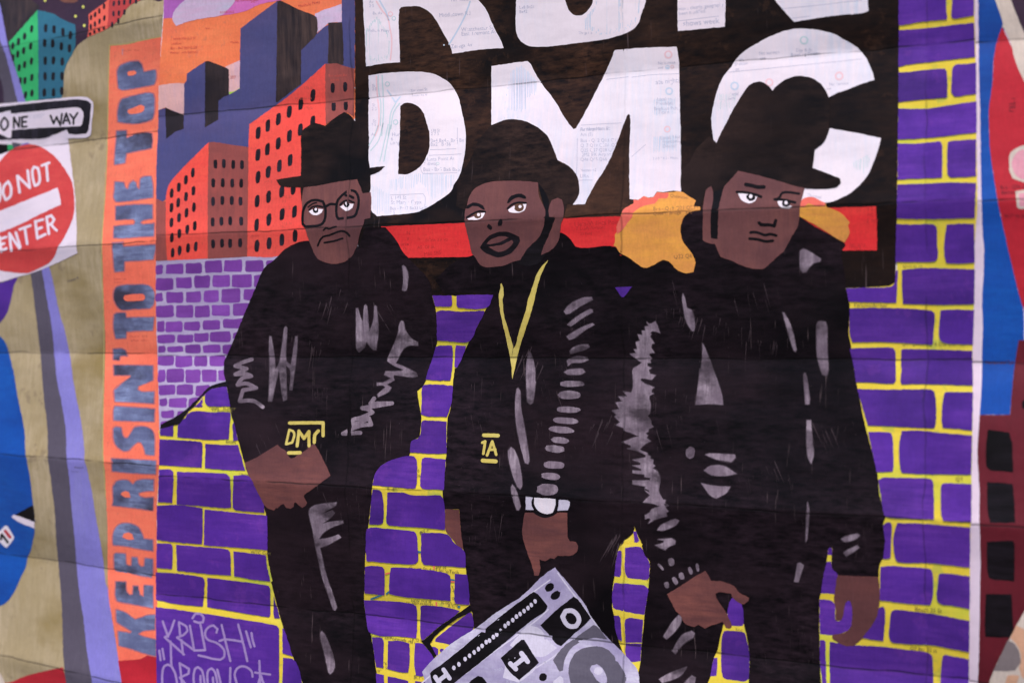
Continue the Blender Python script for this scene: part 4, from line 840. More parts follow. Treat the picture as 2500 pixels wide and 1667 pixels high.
# ---- ochre fur collar of the right-hand man
fr = shape('painted_fur', 'D1:1160,880 1210,888 1280,840 1330,862 1390,852 1430,795 1500,805 1600,795 1720,795 1850,870 1925,965 1928,1005 1800,1030 1720,1120 1700,1250 1725,1360 1830,1500 1862,1566 D2:1872,190 1850,300 1760,315 1650,270 1590,200 1540,170 1500,165 1400,215 1310,255 1240,235 1180,190 1080,120 1000,80 960,10 D1:930,1410 950,1330 945,1290 968,1250 965,1200 1010,1080 1040,1000 1100,960 1162,925', 14, 'fur', root, C_, label='ochre fur collar left of the right-hand man')
shape('fur_edge', 'D1:1160,880 1210,890 1280,842 1330,864 1390,854 1430,797 1500,807 1560,800 1565,835 1545,868 1450,872 1400,930 1330,940 1250,965 1170,1020 1140,1090 1090,1150 1060,1200 970,1282 965,1200 1010,1080 1040,1000 1100,960 1162,925', 14.5, 'coral', fr, C_)
prints('map_print', [('D1', 1580, 850, 38, 8, 'Queensboro'), ('D1', 1385, 1010, 46, -2, 'Bus - Q19 Q21 Q29 Q38'), ('D1', 1385, 1060, 42, -2, 'Queens Bridge Plaza'), ('D1', 1620, 1560, 50, -3, 'Q32 Q60 Q64')], 14.8, 'ink_ochre', fr, C_, clip=[T('P:1545,470 1660,466 1708,505 1700,515 1665,560 1662,590 1690,620 1694,640 1640,640 1540,600')])
fr2 = shape('painted_fur', 'E1:1186,960 1192,920 1215,885 1250,862 1280,855 1370,865 1440,905 1482,922 1500,970 1590,1000 1680,1050 1762,1145 1742,1180 1762,1260 1702,1375 1600,1320 1400,1190 1180,1072', 14, 'fur', root, C_, label='ochre fur collar right of the right-hand man')
shape('fur_edge', 'E1:1186,962 1192,920 1215,883 1280,853 1370,865 1440,903 1482,920 1478,955 1400,955 1350,945 1290,922 1240,965', 14.5, 'coral', fr2, C_)

# ================================================================== the three painted men
# --- left man
p1 = shape('painted_person', 'B1:1735,1355 1500,1440 1370,1566 B2:1290,260 1200,470 1120,650 980,990 870,1250 835,1320 830,1450 B3:842,100 870,230 905,480 980,760 1070,1080 P:636,1218 CL:440,640 468,750 475,1000 480,1150 490,1250 540,1500 B5:1370,400 1480,820 1620,1260 1735,1566 1770,1750 C5:345,1750 320,1400 260,1000 205,800 180,620 C4:188,1100 190,900 205,600 232,380 258,150 C3:262,1540 278,1335 300,1230 370,1120 500,1045 700,1000 712,958 725,830 820,780 840,620 835,500 800,330 795,255 850,210 890,140 C2:895,1530 970,1290 1006,1160 1022,1090 1020,900 1002,720 965,570 930,400 700,150 620,60 C1:560,1360 430,1200 200,1200 120,1420', 11, 'black', root, C_, label='left man in a black jacket and trousers, black hat and square glasses', corner=50)
shape('cable', 'B3:880,142 760,168 660,208 560,310 400,462 270,552 105,640 98,690 200,662 325,632 420,490 480,440 600,292 720,222 880,202', 18.2, 'line', root, C_, label='black cable leading left from the left man')
shape('hat', 'B0:1670,1560 1690,1500 1770,1437 1835,1415 1945,1450 2060,1355 2165,1288 2240,1330 2300,1400 C1:205,0 228,100 232,400 242,518 330,505 420,500 360,560 255,602 250,790 200,840 140,800 110,660 B1:2300,650 2150,680 1950,715 1700,742 1675,905 1662,740 1440,726 1385,655 1500,632 1668,608 1670,300', 13, 'hat', p1, C_, label='black hat with a narrow brim', corner=50)
shape('face', 'BF:718,455 1000,420 1400,340 1740,297 1775,380 1850,570 2000,545 2012,700 1990,1040 1880,1060 1860,1160 1800,1300 1755,1500 B2:2352,20 2290,130 2190,195 2060,205 1960,180 1890,130 1840,20 B1:1760,1350 1710,1180 1682,1000 1680,880', 14, 'skin', p1, C_)
lines('eyeglasses', 'BF', ['705,905 760,780 870,705 980,697 1085,725 1130,850 1130,1000 1090,1130 1000,1180 860,1195 740,1198 700,1150 695,1000', '1345,800 1370,700 1480,580 1600,512 1700,532 1755,620 1768,750 1740,900 1690,1000 1580,1030 1380,1055 1350,1000 1340,880', '1140,820 1220,772 1340,778'], 48, 16, 'line', p1, C_, closed=(0, 1))
lines('eyeglasses', 'BF', ['1125,840 1140,950 1115,1100 1040,1165', '880,708 980,700 1080,730'], 34, 16.2, 'line', p1, C_)
lines('eyebrow', 'BF', ['1520,605 1600,615 1665,650'], 48, 16, 'line', p1, C_); lines('eyebrow', 'BF', ['800,830 880,770 960,745'], 30, 16, 'line', p1, C_)
for q, (ix, iy, ir), (gx, gy, gr), lid in (('BF:815,912 870,882 980,862 1090,875 1060,940 970,985 890,980 850,950', (945, 888, 55), (948, 872, 24), '820,890 880,828 980,808 1090,828'),
                                      ('BF:1412,822 1470,790 1570,758 1672,768 1650,840 1580,890 1520,905 1465,868', (1538, 780, 53), (1533, 757, 22), '1415,790 1480,722 1560,702 1680,742')):
    shape('eye', q, 16.4, 'eye_white', p1, C_); blob('iris', 'BF', ix, iy, ir, ir, 16.8, 'line', p1, C_); blob('eye_glint', 'BF', gx, gy, gr, gr * 1.15, 17.2, 'eye_white', p1, C_)
    lines('eyelid', 'BF', [lid], 34, 17, 'line', p1, C_)
lines('nose', 'BF', ['1095,1272 1140,1222 1200,1248 1280,1210 1338,1202'], 30, 16, 'line', p1, C_)
lines('mouth', 'BF', ['985,1570 1040,1440 1090,1395 1200,1370 1380,1300 1480,1290 1540,1320 1592,1380', '1112,1510 1290,1480 1460,1430'], 38, 16, 'line', p1, C_)
shape('hand', 'B3:1070,1080 1200,1020 1300,960 1445,870 1490,910 1545,945 1560,985 1600,1028 1640,1022 1680,985 1790,920 1800,893 1870,855 1950,1000 2055,1225 1970,1290 1760,1440 CL:910,500 905,525 940,595 925,630 885,655 850,630 810,590 790,600 785,640 750,665 700,655 670,610 640,620 600,660 580,655 560,685 510,670 440,620 330,400 240,230', 15, 'hand', p1, C_)
em = lines('emblem', 'B3', ['1585,622 1970,618 1970,768'], 38, 16, 'emblem', p1, C_)
for g, wd, cl in ((['1582,700 1545,865 1615,845 1640,765 1625,715'], 26, (0,)), (['1672,885 1692,712 1750,800 1808,718 1808,885'], 34, ()), (['1915,712 1875,760 1868,845'], 36, ()), (['1575,965 1705,962'], 40, ())):
    lines('emblem', 'B3', g, wd, 16, 'emblem', p1, C_, closed=cl)
for s in ('BC:745,95 765,100 800,330 808,480 850,420 880,250 915,0 930,-15 945,0 935,380 990,430 1010,300 1040,100 1065,98 1055,300 1000,712 978,712 985,490 930,420 940,820 905,838 880,700 855,470 840,520 800,700 770,842 732,842 745,500 738,200',
          'C2:90,720 112,715 150,840 170,868 185,690 200,675 215,690 235,900 245,990 290,850 300,690 315,685 328,700 345,1000 320,1195 290,1192 205,1100 190,1160 125,1218 95,1170 90,900',
          'C2:600,868 615,860 635,870 655,960 720,1060 800,1110 800,1145 700,1145 640,1180 560,1320 545,1350 640,1385 780,1460 792,1495 740,1508 530,1480 515,1500 C3:530,130 440,180 495,215 470,260 345,325 335,295 430,210 400,190 330,192 330,160 400,158 500,110 415,70 430,30 600,25 640,10 520,-40 450,-90 C2:455,1290 560,1050 590,900',
          'C2:620,235 635,225 660,245 690,330 685,420 668,512 645,522 620,510 635,400', 'CL:960,690 1000,640 1100,610 1280,590 1270,625 1150,690 1100,735 1230,688 1255,715 1180,790 1115,832 1230,812 1350,802 1355,828 1200,890 1110,960 1075,1015 1180,1000 1300,960 1332,992 1200,1070 1088,1112 1120,1350 1200,1566 1150,1566 1060,1200 1000,900',
          'B5:1895,-20 1928,0 2000,300 2130,700 2105,738 2085,720 2040,580 1960,350 1920,150', 'B5:1940,985 1955,968 1980,990 2050,1150 2105,1350 2085,1430 2050,1462 2030,1440 1980,1200 1950,1080'):
    shape('coat_highlight', s, 12.5, 'shine', p1, C_, corner=60)
lines('coat_highlight', 'BC', ['540,362 440,395 350,438 480,470 420,500 350,535 480,530 535,555 430,580 375,655 480,640 590,690 440,715 400,840 560,840 665,908'], 44, 12.5, 'shine', p1, C_)
lines('coat_highlight', 'C3', ['300,340 255,400 505,395 300,430 160,450 240,470 280,500 150,560 50,590 30,640 120,620 240,570 265,640 150,650 20,700 -60,745 140,735'], 46, 12.5, 'shine', p1, C_)

# --- middle man
p2 = shape('painted_person', 'C2:1665,565 1400,540 1100,545 1000,400 1200,200 1425,112 D1:300,1260 420,1320 520,1430 920,1420 D2:1080,130 1150,200 1152,900 1150,1566 D4:1140,130 1165,450 1000,620 940,980 918,1150 935,1400 D5:985,1060 1040,1230 900,1250 500,800 -200,1100 C5:1450,942 1440,900 1425,760 1398,690 C4:1395,1290 1375,1050 1350,870 1330,675 1310,640 1275,200 1110,200 1085,60 C3:1085,1395 1110,1200 1125,1040 1130,970 1140,590 1175,450 1200,190 1222,0 C2:1250,1400 1390,1095 1480,930 1590,710', 11, 'black', root, C_, label='middle man in black with a gold chain, bucket hat and wrist watch', corner=50)
shape('hat', 'C0:1640,1440 1780,1387 1900,1374 2050,1402 2200,1482 D1:-20,20 60,58 170,155 240,305 290,435 420,505 500,595 533,700 528,830 460,938 400,925 360,1085 180,1085 100,850 60,680 C1:2180,682 2000,668 1700,665 1560,700 1440,770 1380,880 1335,1000 1240,960 1280,640 1400,430 1500,200 1640,30', 13, 'hat', p2, C_, label='dark brown bucket hat')
shape('face', 'C1:1340,1020 1360,960 1380,880 1440,770 1560,700 1700,670 2000,670 2180,684 2195,850 2260,1000 2258,1100 2240,1200 2200,1300 2150,1420 2080,1500 C2:2060,110 1980,160 1880,190 1800,225 1700,240 1560,245 1500,200 1450,120 C1:1420,1500 1380,1320 1340,1150', 14, 'skin', p2, C_)
shape('sideburn', 'D1:60,680 100,850 130,950 150,1010 142,1090 120,1240 60,1330 -60,1450 C1:1960,1600 2030,1640 D2:20,120 100,105 D1:120,1440 190,1260 265,1092 190,1040 180,860', 14.4, 'line', p2, C_)
shape('ear', 'D1:192,1080 182,1000 195,950 222,888 290,862 340,885 358,950 355,1085 330,1150 320,1240 298,1350 240,1440 160,1490 98,1520 120,1440 205,1250 262,1092', 15, 'skin', p2, C_)
for q, (ix, iy, rx_), (gx, gy, gr), lid in (('C1:1835,1000 1900,955 1960,938 2048,932 2040,980 2000,1022 1890,1036 1850,1022', (1965, 972, 54), (1974, 962, 18), '1830,985 1880,940 1960,915 2042,922'),
                                       ('C1:1368,1100 1440,1075 1500,1040 1572,1032 1540,1090 1480,1115 1380,1114', (1487, 1062, 44), (1497, 1055, 18), '1362,1088 1440,1040 1510,1015 1572,1022')):
    shape('eye', q, 16.4, 'eye_white', p2, C_); blob('iris', 'C1', ix, iy, rx_, rx_ * 0.9, 16.8, 'iris', p2, C_); blob('eye_glint', 'C1', gx, gy, gr, gr, 17.2, 'eye_white', p2, C_)
    lines('eyelid', 'C1', [lid], 22, 17, 'line', p2, C_)
shape('eyebrow', 'C1:1822,925 1835,880 1875,840 1930,818 1990,815 2040,845 2045,870 2020,872 1960,855 1900,875 1850,920', 16, 'line', p2, C_)
shape('eyebrow', 'C1:1352,985 1365,950 1430,922 1500,925 1550,950 1572,998 1550,1000 1490,962 1430,958 1380,985', 16, 'line', p2, C_)
shape('nostril', 'C1:1612,1160 1640,1178 1655,1200 1650,1222 1635,1232 1610,1215 1592,1190', 16, 'line', p2, C_); shape('nostril', 'C1:1745,1105 1770,1112 1775,1150 1760,1180 1725,1188 1718,1160 1730,1130', 16, 'line', p2, C_)
shape('mouth', 'C1:1513,1430 1545,1380 1620,1300 1740,1250 1850,1258 1965,1310 1972,1360 1900,1470 1840,1510 1720,1545 1620,1512 1530,1460', 16, 'line', p2, C_)
shape('lip', 'C1:1590,1390 1640,1340 1760,1300 1842,1318 1740,1370 1650,1392', 16.4, 'skin', p2, C_); shape('lip', 'C1:1612,1425 1760,1400 1880,1345 1898,1372 1840,1440 1780,1475 1720,1482 1650,1450', 16.4, 'skin', p2, C_)
shape('neck_chain', 'C2:1750,440 1762,432 1780,480 1785,570 1775,620 1790,800 1850,1000 1898,1178 1920,1150 1960,990 2040,740 2060,640 2140,400 2150,360 2220,240 2297,163 2230,300 2180,440 2120,700 2050,920 1990,1100 1960,1200 1915,1400 1885,1532 1875,1400 1860,1280 1800,1000 1745,750 1730,560 1750,480', 14, 'emblem', p2, C_, corner=60)
for g, wd in ((['1558,762 1720,766'], 44), (['1540,848 1572,832', '1574,832 1552,975'], 30), (['1595,992 1655,832 1700,985', '1622,930 1690,925'], 30), (['1545,1052 1695,1062'], 46)):
    lines('emblem', 'C3', g, wd, 14, 'emblem', p2, C_)
for s in ('D2:362,755 385,785 430,775 540,700 690,620 680,590 600,592 480,640 400,700', 'D2:400,905 440,922 560,840 692,762 690,735 660,728 500,820', 'D2:393,1040 420,1078 480,1060 600,970 712,905 690,892 600,920 450,1000',
          'D2:430,1210 440,1238 500,1220 600,1190 652,1160 640,1135 560,1135 460,1172', 'D2:395,1320 410,1378 450,1345 560,1340 642,1310 630,1285 520,1268 420,1300', 'D2:362,1450 400,1476 560,1475 606,1450 580,1415 480,1412 400,1425',
          'C2:2068,1225 2085,1218 2110,1270 2145,1400 2150,1560 C3:2155,150 2120,390 2090,407 2060,380 2045,150 C2:2045,1400', 'C3:1935,230 1952,218 1975,250 1985,450 2040,750 2082,1060 2065,1092 2030,1080 1940,700 1918,450',
          'C3:1835,940 1870,898 1910,930 1960,1060 2000,1320 1978,1382 1940,1350 1860,1120', 'C3:1870,1360 1885,1328 1920,1370 C4:1980,165 1960,212 1935,210 1885,60'):
    shape('coat_highlight', s, 12.5, 'shine', p2, C_, corner=60)
for x, y, rx_, ry_, ro in ((455, 172, 145, 34, 0), (422, 300, 130, 48, 0), (410, 468, 135, 35, 1), (383, 595, 145, 36, 4), (333, 700, 138, 38, 5), (315, 820, 98, 36, 6), (257, 918, 112, 40, 5), (248, 1103, 122, 42, 3), (210, 1233, 110, 40, 5), (170, 1385, 122, 64, 1)):
    blob('coat_highlight', 'D3', x, y, rx_, ry_, 12.5, 'shine', p2, C_, rot=ro, sq=0.35)
shape('hand', 'C4:2030,238 2120,238 D4:40,235 60,270 140,292 250,265 290,240 400,240 400,400 405,520 430,568 500,575 522,620 510,690 470,725 380,735 290,732 250,770 205,760 150,795 80,775 90,900 70,960 10,962 C4:2140,960 2110,850 2050,680 2000,480 2010,330', 14, 'hand', p2, C_)
shape('hand', 'C4:1110,198 1200,202 1275,205 1300,500 1322,652 1270,630 1180,520 1118,440', 14, 'hand', p2, C_)
shape('watch_case', 'C4:2100,75 D4:-10,55 150,60 295,85 295,180 250,268 150,298 60,272 -20,205 -50,140', 15, 'line', p2, C_)
shape('watch_strap', 'C4:2038,50 2080,55 2122,65 2105,110 2110,160 2132,207 2038,206', 15.5, 'stereo_light', p2, C_); shape('watch_strap', 'D4:302,92 400,100 430,115 425,160 405,212 285,216 300,160', 15.5, 'stereo_light', p2, C_)
shape('watch_dial', 'D4:18,68 140,72 265,82 262,170 232,238 170,258 100,240 40,190 18,130', 16, 'white', p2, C_)

shape('beard', 'C1:2140,1000 2300,1000 D1:210,1085 262,1095 200,1300 130,1540 60,1620 -80,1640 -200,1600', 13.5, 'line', p2, C_)

# --- radio he holds
bx = shape('painted_stereo', 'C5:850,1435 920,1350 1000,1270 1200,1100 1450,942 1700,755 2000,560 2180,385 D5:90,358 180,290 260,236 300,290 420,430 600,660 700,850 900,1080 1100,1280 1215,1440 1220,1750 C5:960,1750 900,1600', 18.5, 'stereo', root, C_, label='silver lilac portable stereo with a round speaker')
shape('display_strip', 'C5:940,1450 980,1410 1100,1330 1500,1000 1900,680 2130,515 2180,540 2290,680 2270,735 2100,850 1700,1180 1400,1420 1180,1600 1100,1720 990,1720 960,1550', 19, 'line', bx, C_)
for x, y in ((2148, 625), (2103, 668), (2065, 702), (2020, 737), (1974, 770), (1932, 800), (1890, 840), (1838, 878), (1803, 908), (1750, 965), (1706, 1005), (1668, 1035), (1622, 1075), (1585, 1093), (1538, 1137), (1496, 1173), (1447, 1210), (1394, 1250), (1343, 1288), (1272, 1348), (1214, 1388)):
    blob('display_dot', 'C5', x, y, 20, 27, 19.5, 'stereo_light', bx, C_, rot=-10)
lines('display_mark', 'C5', ['1000,1492 1062,1590', '1095,1408 1165,1510', '1035,1540 1130,1465'], 48, 19.5, 'stereo_light', bx, C_)
b1 = shape('tape_button', 'C5:1750,1275 1870,1170 1990,1068 2022,1066 2100,1190 2190,1330 2080,1430 1965,1530 1850,1430', 19, 'line', bx, C_)
lines('button_mark', 'C5', ['1862,1338 1925,1402', '1990,1222 2062,1318', '1895,1372 2030,1268'], 54, 19.5, 'stereo_light', bx, C_)
shape('tape_button', 'C5:1390,1560 1490,1480 1540,1495 1600,1570 1700,1750 1350,1750', 19, 'line', bx, C_)
blob('round_button', 'C5', 2238, 1495, 46, 47, 19, 'line', bx, C_)
blob('round_button', 'D5', 195, 465, 60, 44, 19, 'line', bx, C_, rot=-35); blob('round_button', 'D5', 265, 558, 62, 44, 19, 'line', bx, C_, rot=-35)
shape('dial_panel', 'D5:90,900 280,720 470,570 520,600 600,710 672,820 600,900 500,980 330,1140 280,1120 180,1000', 19, 'line', bx, C_)
lines('dial_ring', 'D5', ['345,800 380,738 450,732 510,775 535,845 500,910 440,915 385,880'], 52, 19.5, 'stereo_light', bx, C_, closed=(0,))
shape('speaker_box', 'D5:235,1300 350,1150 500,1040 700,895 740,910 800,980 862,1062 700,1050 550,1092 430,1182 370,1300 350,1420 310,1432', 19, 'stereo_dark', bx, C_)
shape('speaker_ring', 'D5:352,1500 372,1320 440,1190 560,1090 700,1048 800,1058 880,1100 980,1200 1080,1370 1165,1560 1190,1750 370,1750', 19.2, 'stereo', bx, C_)
shape('speaker_cone', 'D5:415,1450 430,1330 500,1210 640,1150 800,1150 900,1210 1000,1350 1080,1500 1110,1750 480,1750', 19.4, 'stereo_dark', bx, C_)
shape('speaker_cap', 'D5:658,1400 680,1360 740,1345 800,1390 855,1500 850,1560 800,1572 740,1530', 19.8, 'stereo', bx, C_)
blob('speaker_centre', 'D5', 755, 1425, 50, 44, 20.2, 'stereo_light', bx, C_)
shape('strap', 'C5:835,1078 870,1070 1030,930 1200,810 1395,668 1425,735 1390,757 1230,840 1000,1020 940,1110 1015,1250 985,1280 920,1180', 18.2, 'line', bx, C_)

for s in ('D5:-60,900 60,925 110,960 190,1090 285,1160 120,1260 -100,1230 -260,1130', 'D5:-300,1290 -120,1260 60,1330 20,1420 -160,1560 -340,1500', 'D5:240,1540 320,1480 400,1560 430,1750 200,1750'):
    shape('case_patch', s, 18.8, 'stereo_light', bx, C_)
lines('case_stroke', 'D5', ['-1300,1590 -900,1240 -500,920 -100,600 200,380', '180,720 60,830 -200,1030 -560,1290 -760,1450', '290,300 430,490 620,740 800,990', '330,1190 200,1290 20,1400'], 16, 18.9, 'stereo_light', bx, C_)
prints('map_print', [('C5', 2190, 1350, 40, -4, 'ASTOR'), ('C5', 1690, 1450, 44, -28, 'Pros'), ('C5', 1815, 1560, 44, 4, 'k Jct - Jackie')], 18.95, 'ink', bx, C_)

# --- right man
p3 = shape('painted_person', 'E2:1720,490 1700,300 E1:1665,1480 1712,1415 1702,1380 1600,1320 1190,1075 1100,900 100,900 D1:1940,1008 1800,1030 1720,1120 1700,1250 1725,1360 1830,1500 D2:1872,190 1850,300 1700,300 1540,170 1310,255 1148,190 1150,470 1145,900 D2:1145,1566 D4:1130,130 1190,455 1240,560 1290,730 1342,800 1338,980 1328,1110 1312,1250 1285,1410 D5:1278,840 1255,1100 1240,1310 1208,1500 1200,1750 E5:1445,1750 1420,1300 1415,600 1430,550 1460,350 1500,160 1515,20 E4:1560,640 1558,870 1622,950 1800,968 2095,976 2100,860 2132,780 2170,740 2175,560 2145,380 2170,290 2120,100 2095,0 E3:2090,1280 2020,960 1950,690 1850,220 1812,0 E2:1772,1130 1750,1000 1760,700', 11, 'black', root, C_, label='right man in a long black leather coat and tall black hat', corner=50)
shape('face', 'E1:480,550 700,600 900,655 1245,750 1225,830 1190,960 1185,1070 1160,1200 1100,1300 1000,1480 E2:960,100 860,190 770,262 700,268 560,240 400,170 280,130 240,50 E1:213,1390 140,1385 72,1345 74,1150 80,950 110,780 160,722 300,700 420,620', 14.8, 'skin', p3, C_)
shape('sideburn', 'E1:190,760 320,725 290,830 262,950 250,1100 245,1335 205,1330 166,1322 164,1180 170,1010 190,900', 15.2, 'line', p3, C_)
shape('hat', 'E0:600,990 680,946 760,946 830,990 875,1045 900,1010 1000,930 1120,882 1250,882 1350,912 1450,992 1520,1122 1532,1300 1520,1480 E1:1530,65 1490,180 1450,240 1360,310 1335,520 1500,580 1650,642 1660,690 1610,738 1450,757 1245,752 900,655 700,600 480,550 420,620 330,720 300,760 190,790 170,728 110,770 70,900 52,962 -30,960 D1:1880,890 1740,800 1700,720 1720,550 1800,450 E1:0,300 150,150 232,232 300,80 E0:300,1500 400,1305 500,1135', 15.6, 'hat', p3, C_, label='tall black hat with a curled brim')
lines('eyebrow', 'E1', ['570,710 640,722 700,738 775,738'], 44, 16, 'line', p3, C_); lines('eyebrow', 'E1', ['900,880 950,865 990,805 1080,800 1180,815'], 28, 16, 'line', p3, C_)
for q, (ix, iy, ir), (gx, gy, gr), lid in (('E1:478,806 570,815 700,852 672,900 600,926 540,902 500,860', (628, 855, 52), (625, 845, 20), '465,795 560,800 680,825 745,850'),
                                      ('E1:930,905 960,888 1100,960 1070,985 980,980 945,948', (1030, 925, 48), (1030, 918, 18), '898,880 1000,885 1135,915')):
    shape('eye', q, 16.4, 'eye_white', p3, C_); blob('iris', 'E1', ix, iy, ir, ir * 0.85, 16.8, 'line', p3, C_); blob('eye_glint', 'E1', gx, gy, gr, gr * 1.2, 17.2, 'eye_white', p3, C_)
    lines('eyelid', 'E1', [lid], 30, 17, 'line', p3, C_)
lines('nose', 'E1', ['720,1148 742,1170 850,1172 895,1185 912,1122'], 38, 16, 'line', p3, C_)
lines('mouth', 'E1', ['622,1260 690,1257 790,1290 850,1278 918,1295', '612,1330 700,1338 800,1362 878,1355'], 32, 16, 'line', p3, C_)
for s in ('D2:1312,875 1340,895 1370,892 1410,868 1440,930 1465,1002 1420,985 1375,978 1352,1000 1365,1015 1350,1040 1400,1120 1370,1128 1365,1170 1402,1228 1345,1235 1340,1255 1372,1292 1350,1310 1358,1342 1318,1345 1320,1380 1367,1402 1335,1425 1350,1470 1417,1485 1370,1538 1260,1520 1240,1532 D3:1240,130 1290,170 1400,212 1370,240 1368,272 1395,285 1345,310 1340,340 1357,400 1345,510 1312,540 1360,600 1362,640 1388,665 1335,690 1330,720 1298,740 1325,765 1310,792 1358,830 1265,885 1232,925 1260,945 1320,965 1325,990 1355,1005 1352,1030 1387,1045 1382,1090 1408,1112 1380,1140 1440,1180 1465,1280 1450,1400 1500,1500 1530,1505 D4:1520,135 1560,158 1525,170 1540,200 1560,222 1535,240 1540,280 1430,310 1330,362 1358,320 1340,300 1295,312 1292,268 1340,240 1370,200 1455,168 1400,140 1268,120 D3:1350,1450 1290,1395 1345,1420 1340,1395 1290,1370 1300,1350 1150,1322 1150,1282 1350,1280 1355,1250 1288,1240 1285,1212 1150,1195 1150,1165 1250,1172 1250,1150 1150,1110 1240,1105 1240,1078 1150,1045 1300,1015 1300,990 1200,940 1090,915 1130,908 1130,880 1030,842 1140,797 1225,775 1150,745 1050,705 1045,680 960,645 1005,612 945,550 968,525 918,480 1000,462 955,388 1030,375 988,318 1090,315 1045,262 1135,275 1155,200 1150,20 D2:1160,1405 1230,1365 1258,1340 1150,1265 1120,1240 1190,1235 1165,1188 1200,1190 1188,1105 1235,1090 1208,1018 1262,1022 1255,975 1295,975 1290,928 1335,920',
          'D2:1953,1118 1985,1180 2050,1350 2108,1560 D3:2070,0 2140,180 2180,330 2188,412 2030,405 1873,412 1900,200 1925,0 D2:1935,1450 1948,1300', 'D2:1728,546 1750,600 1770,710 1830,740 1865,900 1855,978 1830,978 1760,860 1740,750 1718,600',
          'E2:1190,60 1225,36 1290,60 1430,150 1422,182 1350,200 1290,260 1262,300 1225,308 1195,270 1188,150', 'E2:990,765 1008,768 1080,900 1150,1190 1140,1217 1118,1200 1040,950', 'E2:1385,900 1400,872 1440,865 1485,875 1502,930 1505,1200 1515,1440 1492,1492 1450,1475 1400,1320 1383,1200',
          'E3:1235,60 1248,48 1265,90 1300,330 1297,407 1254,406 1240,200', 'E3:1268,590 1316,590 1335,850 1347,980 1320,1092 1285,1020 1268,860', 'E4:1278,118 1295,200 1272,540 1256,577 1262,350',
          'D3:1983,985 2030,970 2200,978 2325,985 2332,1020 2280,1070 2100,1035', 'D3:1968,1165 2050,1112 2200,1115 2345,1205 2240,1226 2060,1220', 'D3:1938,1312 2100,1345 2272,1352 2230,1420 2110,1487 2040,1450',
          'D4:1435,438 1470,385 1540,350 1640,312 1682,330 1650,380 1500,445', 'D4:1440,545 1600,533 1642,562 1635,602 1560,632 1525,668 1470,645 1408,612 1460,600 1505,582 1510,558',
          'D5:1503,1030 1600,870 1680,780 1712,802 1700,880 1640,970 1540,1062', 'D5:1603,1192 1720,1010 1830,963 1862,990 1850,1040 1740,1110 1640,1227', 'D5:1453,1520 1550,1460 1772,1378 1700,1480 1560,1542 1490,1562', 'D5:1700,1640 1760,1540 1830,1475 1872,1500 1850,1640',
          'E4:1663,540 1710,513 1850,480 1880,500 1820,550 1700,574', 'E4:1693,700 1730,670 1850,613 1872,640 1790,700 1722,737', 'E4:1163,822 1190,813 1232,840 1200,950 1172,1037 1123,1030 1150,900'):
    shape('coat_highlight', s, 12.5, 'shine', p3, C_, corner=36)
for x, y, rx_, ry_, ro in ((1594, 803, 34, 46, -15), (1472, 860, 16, 50, -42), (1895, 868, 18, 48, -10), (1813, 905, 22, 45, -20), (1712, 965, 30, 42, -25), (1637, 1020, 26, 48, -28), (1542, 1068, 28, 38, -15)):
    blob('cuff_mark', 'D4', x, y, rx_, ry_, 12.5, 'shine', p3, C_, rot=ro, sq=0.4)
blob('coat_button', 'D3', 1812, 962, 52, 72, 12.5, 'shine', p3, C_, rot=8)
shape('hand', 'D4:1545,1172 1700,1080 1850,980 1985,905 2020,960 2052,1018 E4:170,1020 300,1030 430,1080 500,1160 605,1215 600,1250 545,1290 515,1288 415,1215 400,1170 260,1150 222,1168 230,1215 345,1390 400,1510 E5:408,920 380,940 340,930 300,860 220,890 170,900 100,940 40,900 D5:1910,892 1860,920 1780,900 1725,850 1700,790 1650,740', 18.5, 'hand', p3, C_)
shape('hand', 'E5:1625,325 1850,338 2090,345 2105,500 2100,680 2050,850 1950,990 1880,1080 1800,1142 1700,1132 1610,1090 1560,1050 1562,1012 1700,985 1770,930 1787,850 1787,700 1770,630 1742,612 1712,650 1690,780 1665,845 1600,850 1598,700 1578,610 1590,520 1605,400', 18.5, 'hand', p3, C_)

# ---- dry-brush scratches and specks on the black paint
for par_, fs_ in EDGES.values():
    build('highlight_edge', fs_, 12.2, 'shine_edge', par_, C_, fill=False, kind='stuff')
def scratches(name, par, bounds, n, mat, lay):
    fs = []; x0, y0, x1, y1, poly = bounds; clus = [(random.uniform(x0, x1), random.uniform(y0, y1), random.gauss(0.04, 0.2)) for _ in range(n // 6)]
    while len(fs) < n:
        cx, cy, ct = random.choice(clus); x = cx + random.gauss(0, 24); y = cy + random.gauss(0, 14)
        L_ = random.choice((random.uniform(6, 18), random.uniform(12, 34), random.uniform(30, 70))); tl = ct + random.gauss(0, 0.05); w_ = random.uniform(0.25, 0.8)
        q = [(x, y), (x + w_ * 1.6, y + L_ * 0.15), (x + tl * L_, y + L_)]
        if not inside(poly, np.array([p[0] for p in q]), np.array([p[1] for p in q])).all():
            if random.random() < 0.02: clus.append((random.uniform(x0, x1), random.uniform(y0, y1), random.gauss(0.04, 0.2)))
            continue
        fs.append(q)
    for _ in range(n // 5):
        x, y = random.uniform(x0, x1), random.uniform(y0, y1)
        if inside(poly, np.array([x]), np.array([y]))[0]: fs.append(disc(x, y, random.uniform(0.5, 1.2), n=5))
    X = np.array([p[0] for f in fs for p in f]); Y = np.array([p[1] for f in fs for p in f]); F = []; b = 0
    for f in fs: F.append(tuple(range(b, b + len(f)))); b += len(f)
    finish(name, X, Y, F, lay, mat, par, C_, kind='stuff')
scratches('paint_scratch', p1, (560, 620, 1050, 1660, T('P:690,640 900,620 1020,680 1050,760 1000,1000 960,1060 880,1110 900,1660 740,1660 650,1240 600,1080 560,900 640,720')), 90, 'scratch', 12.3)
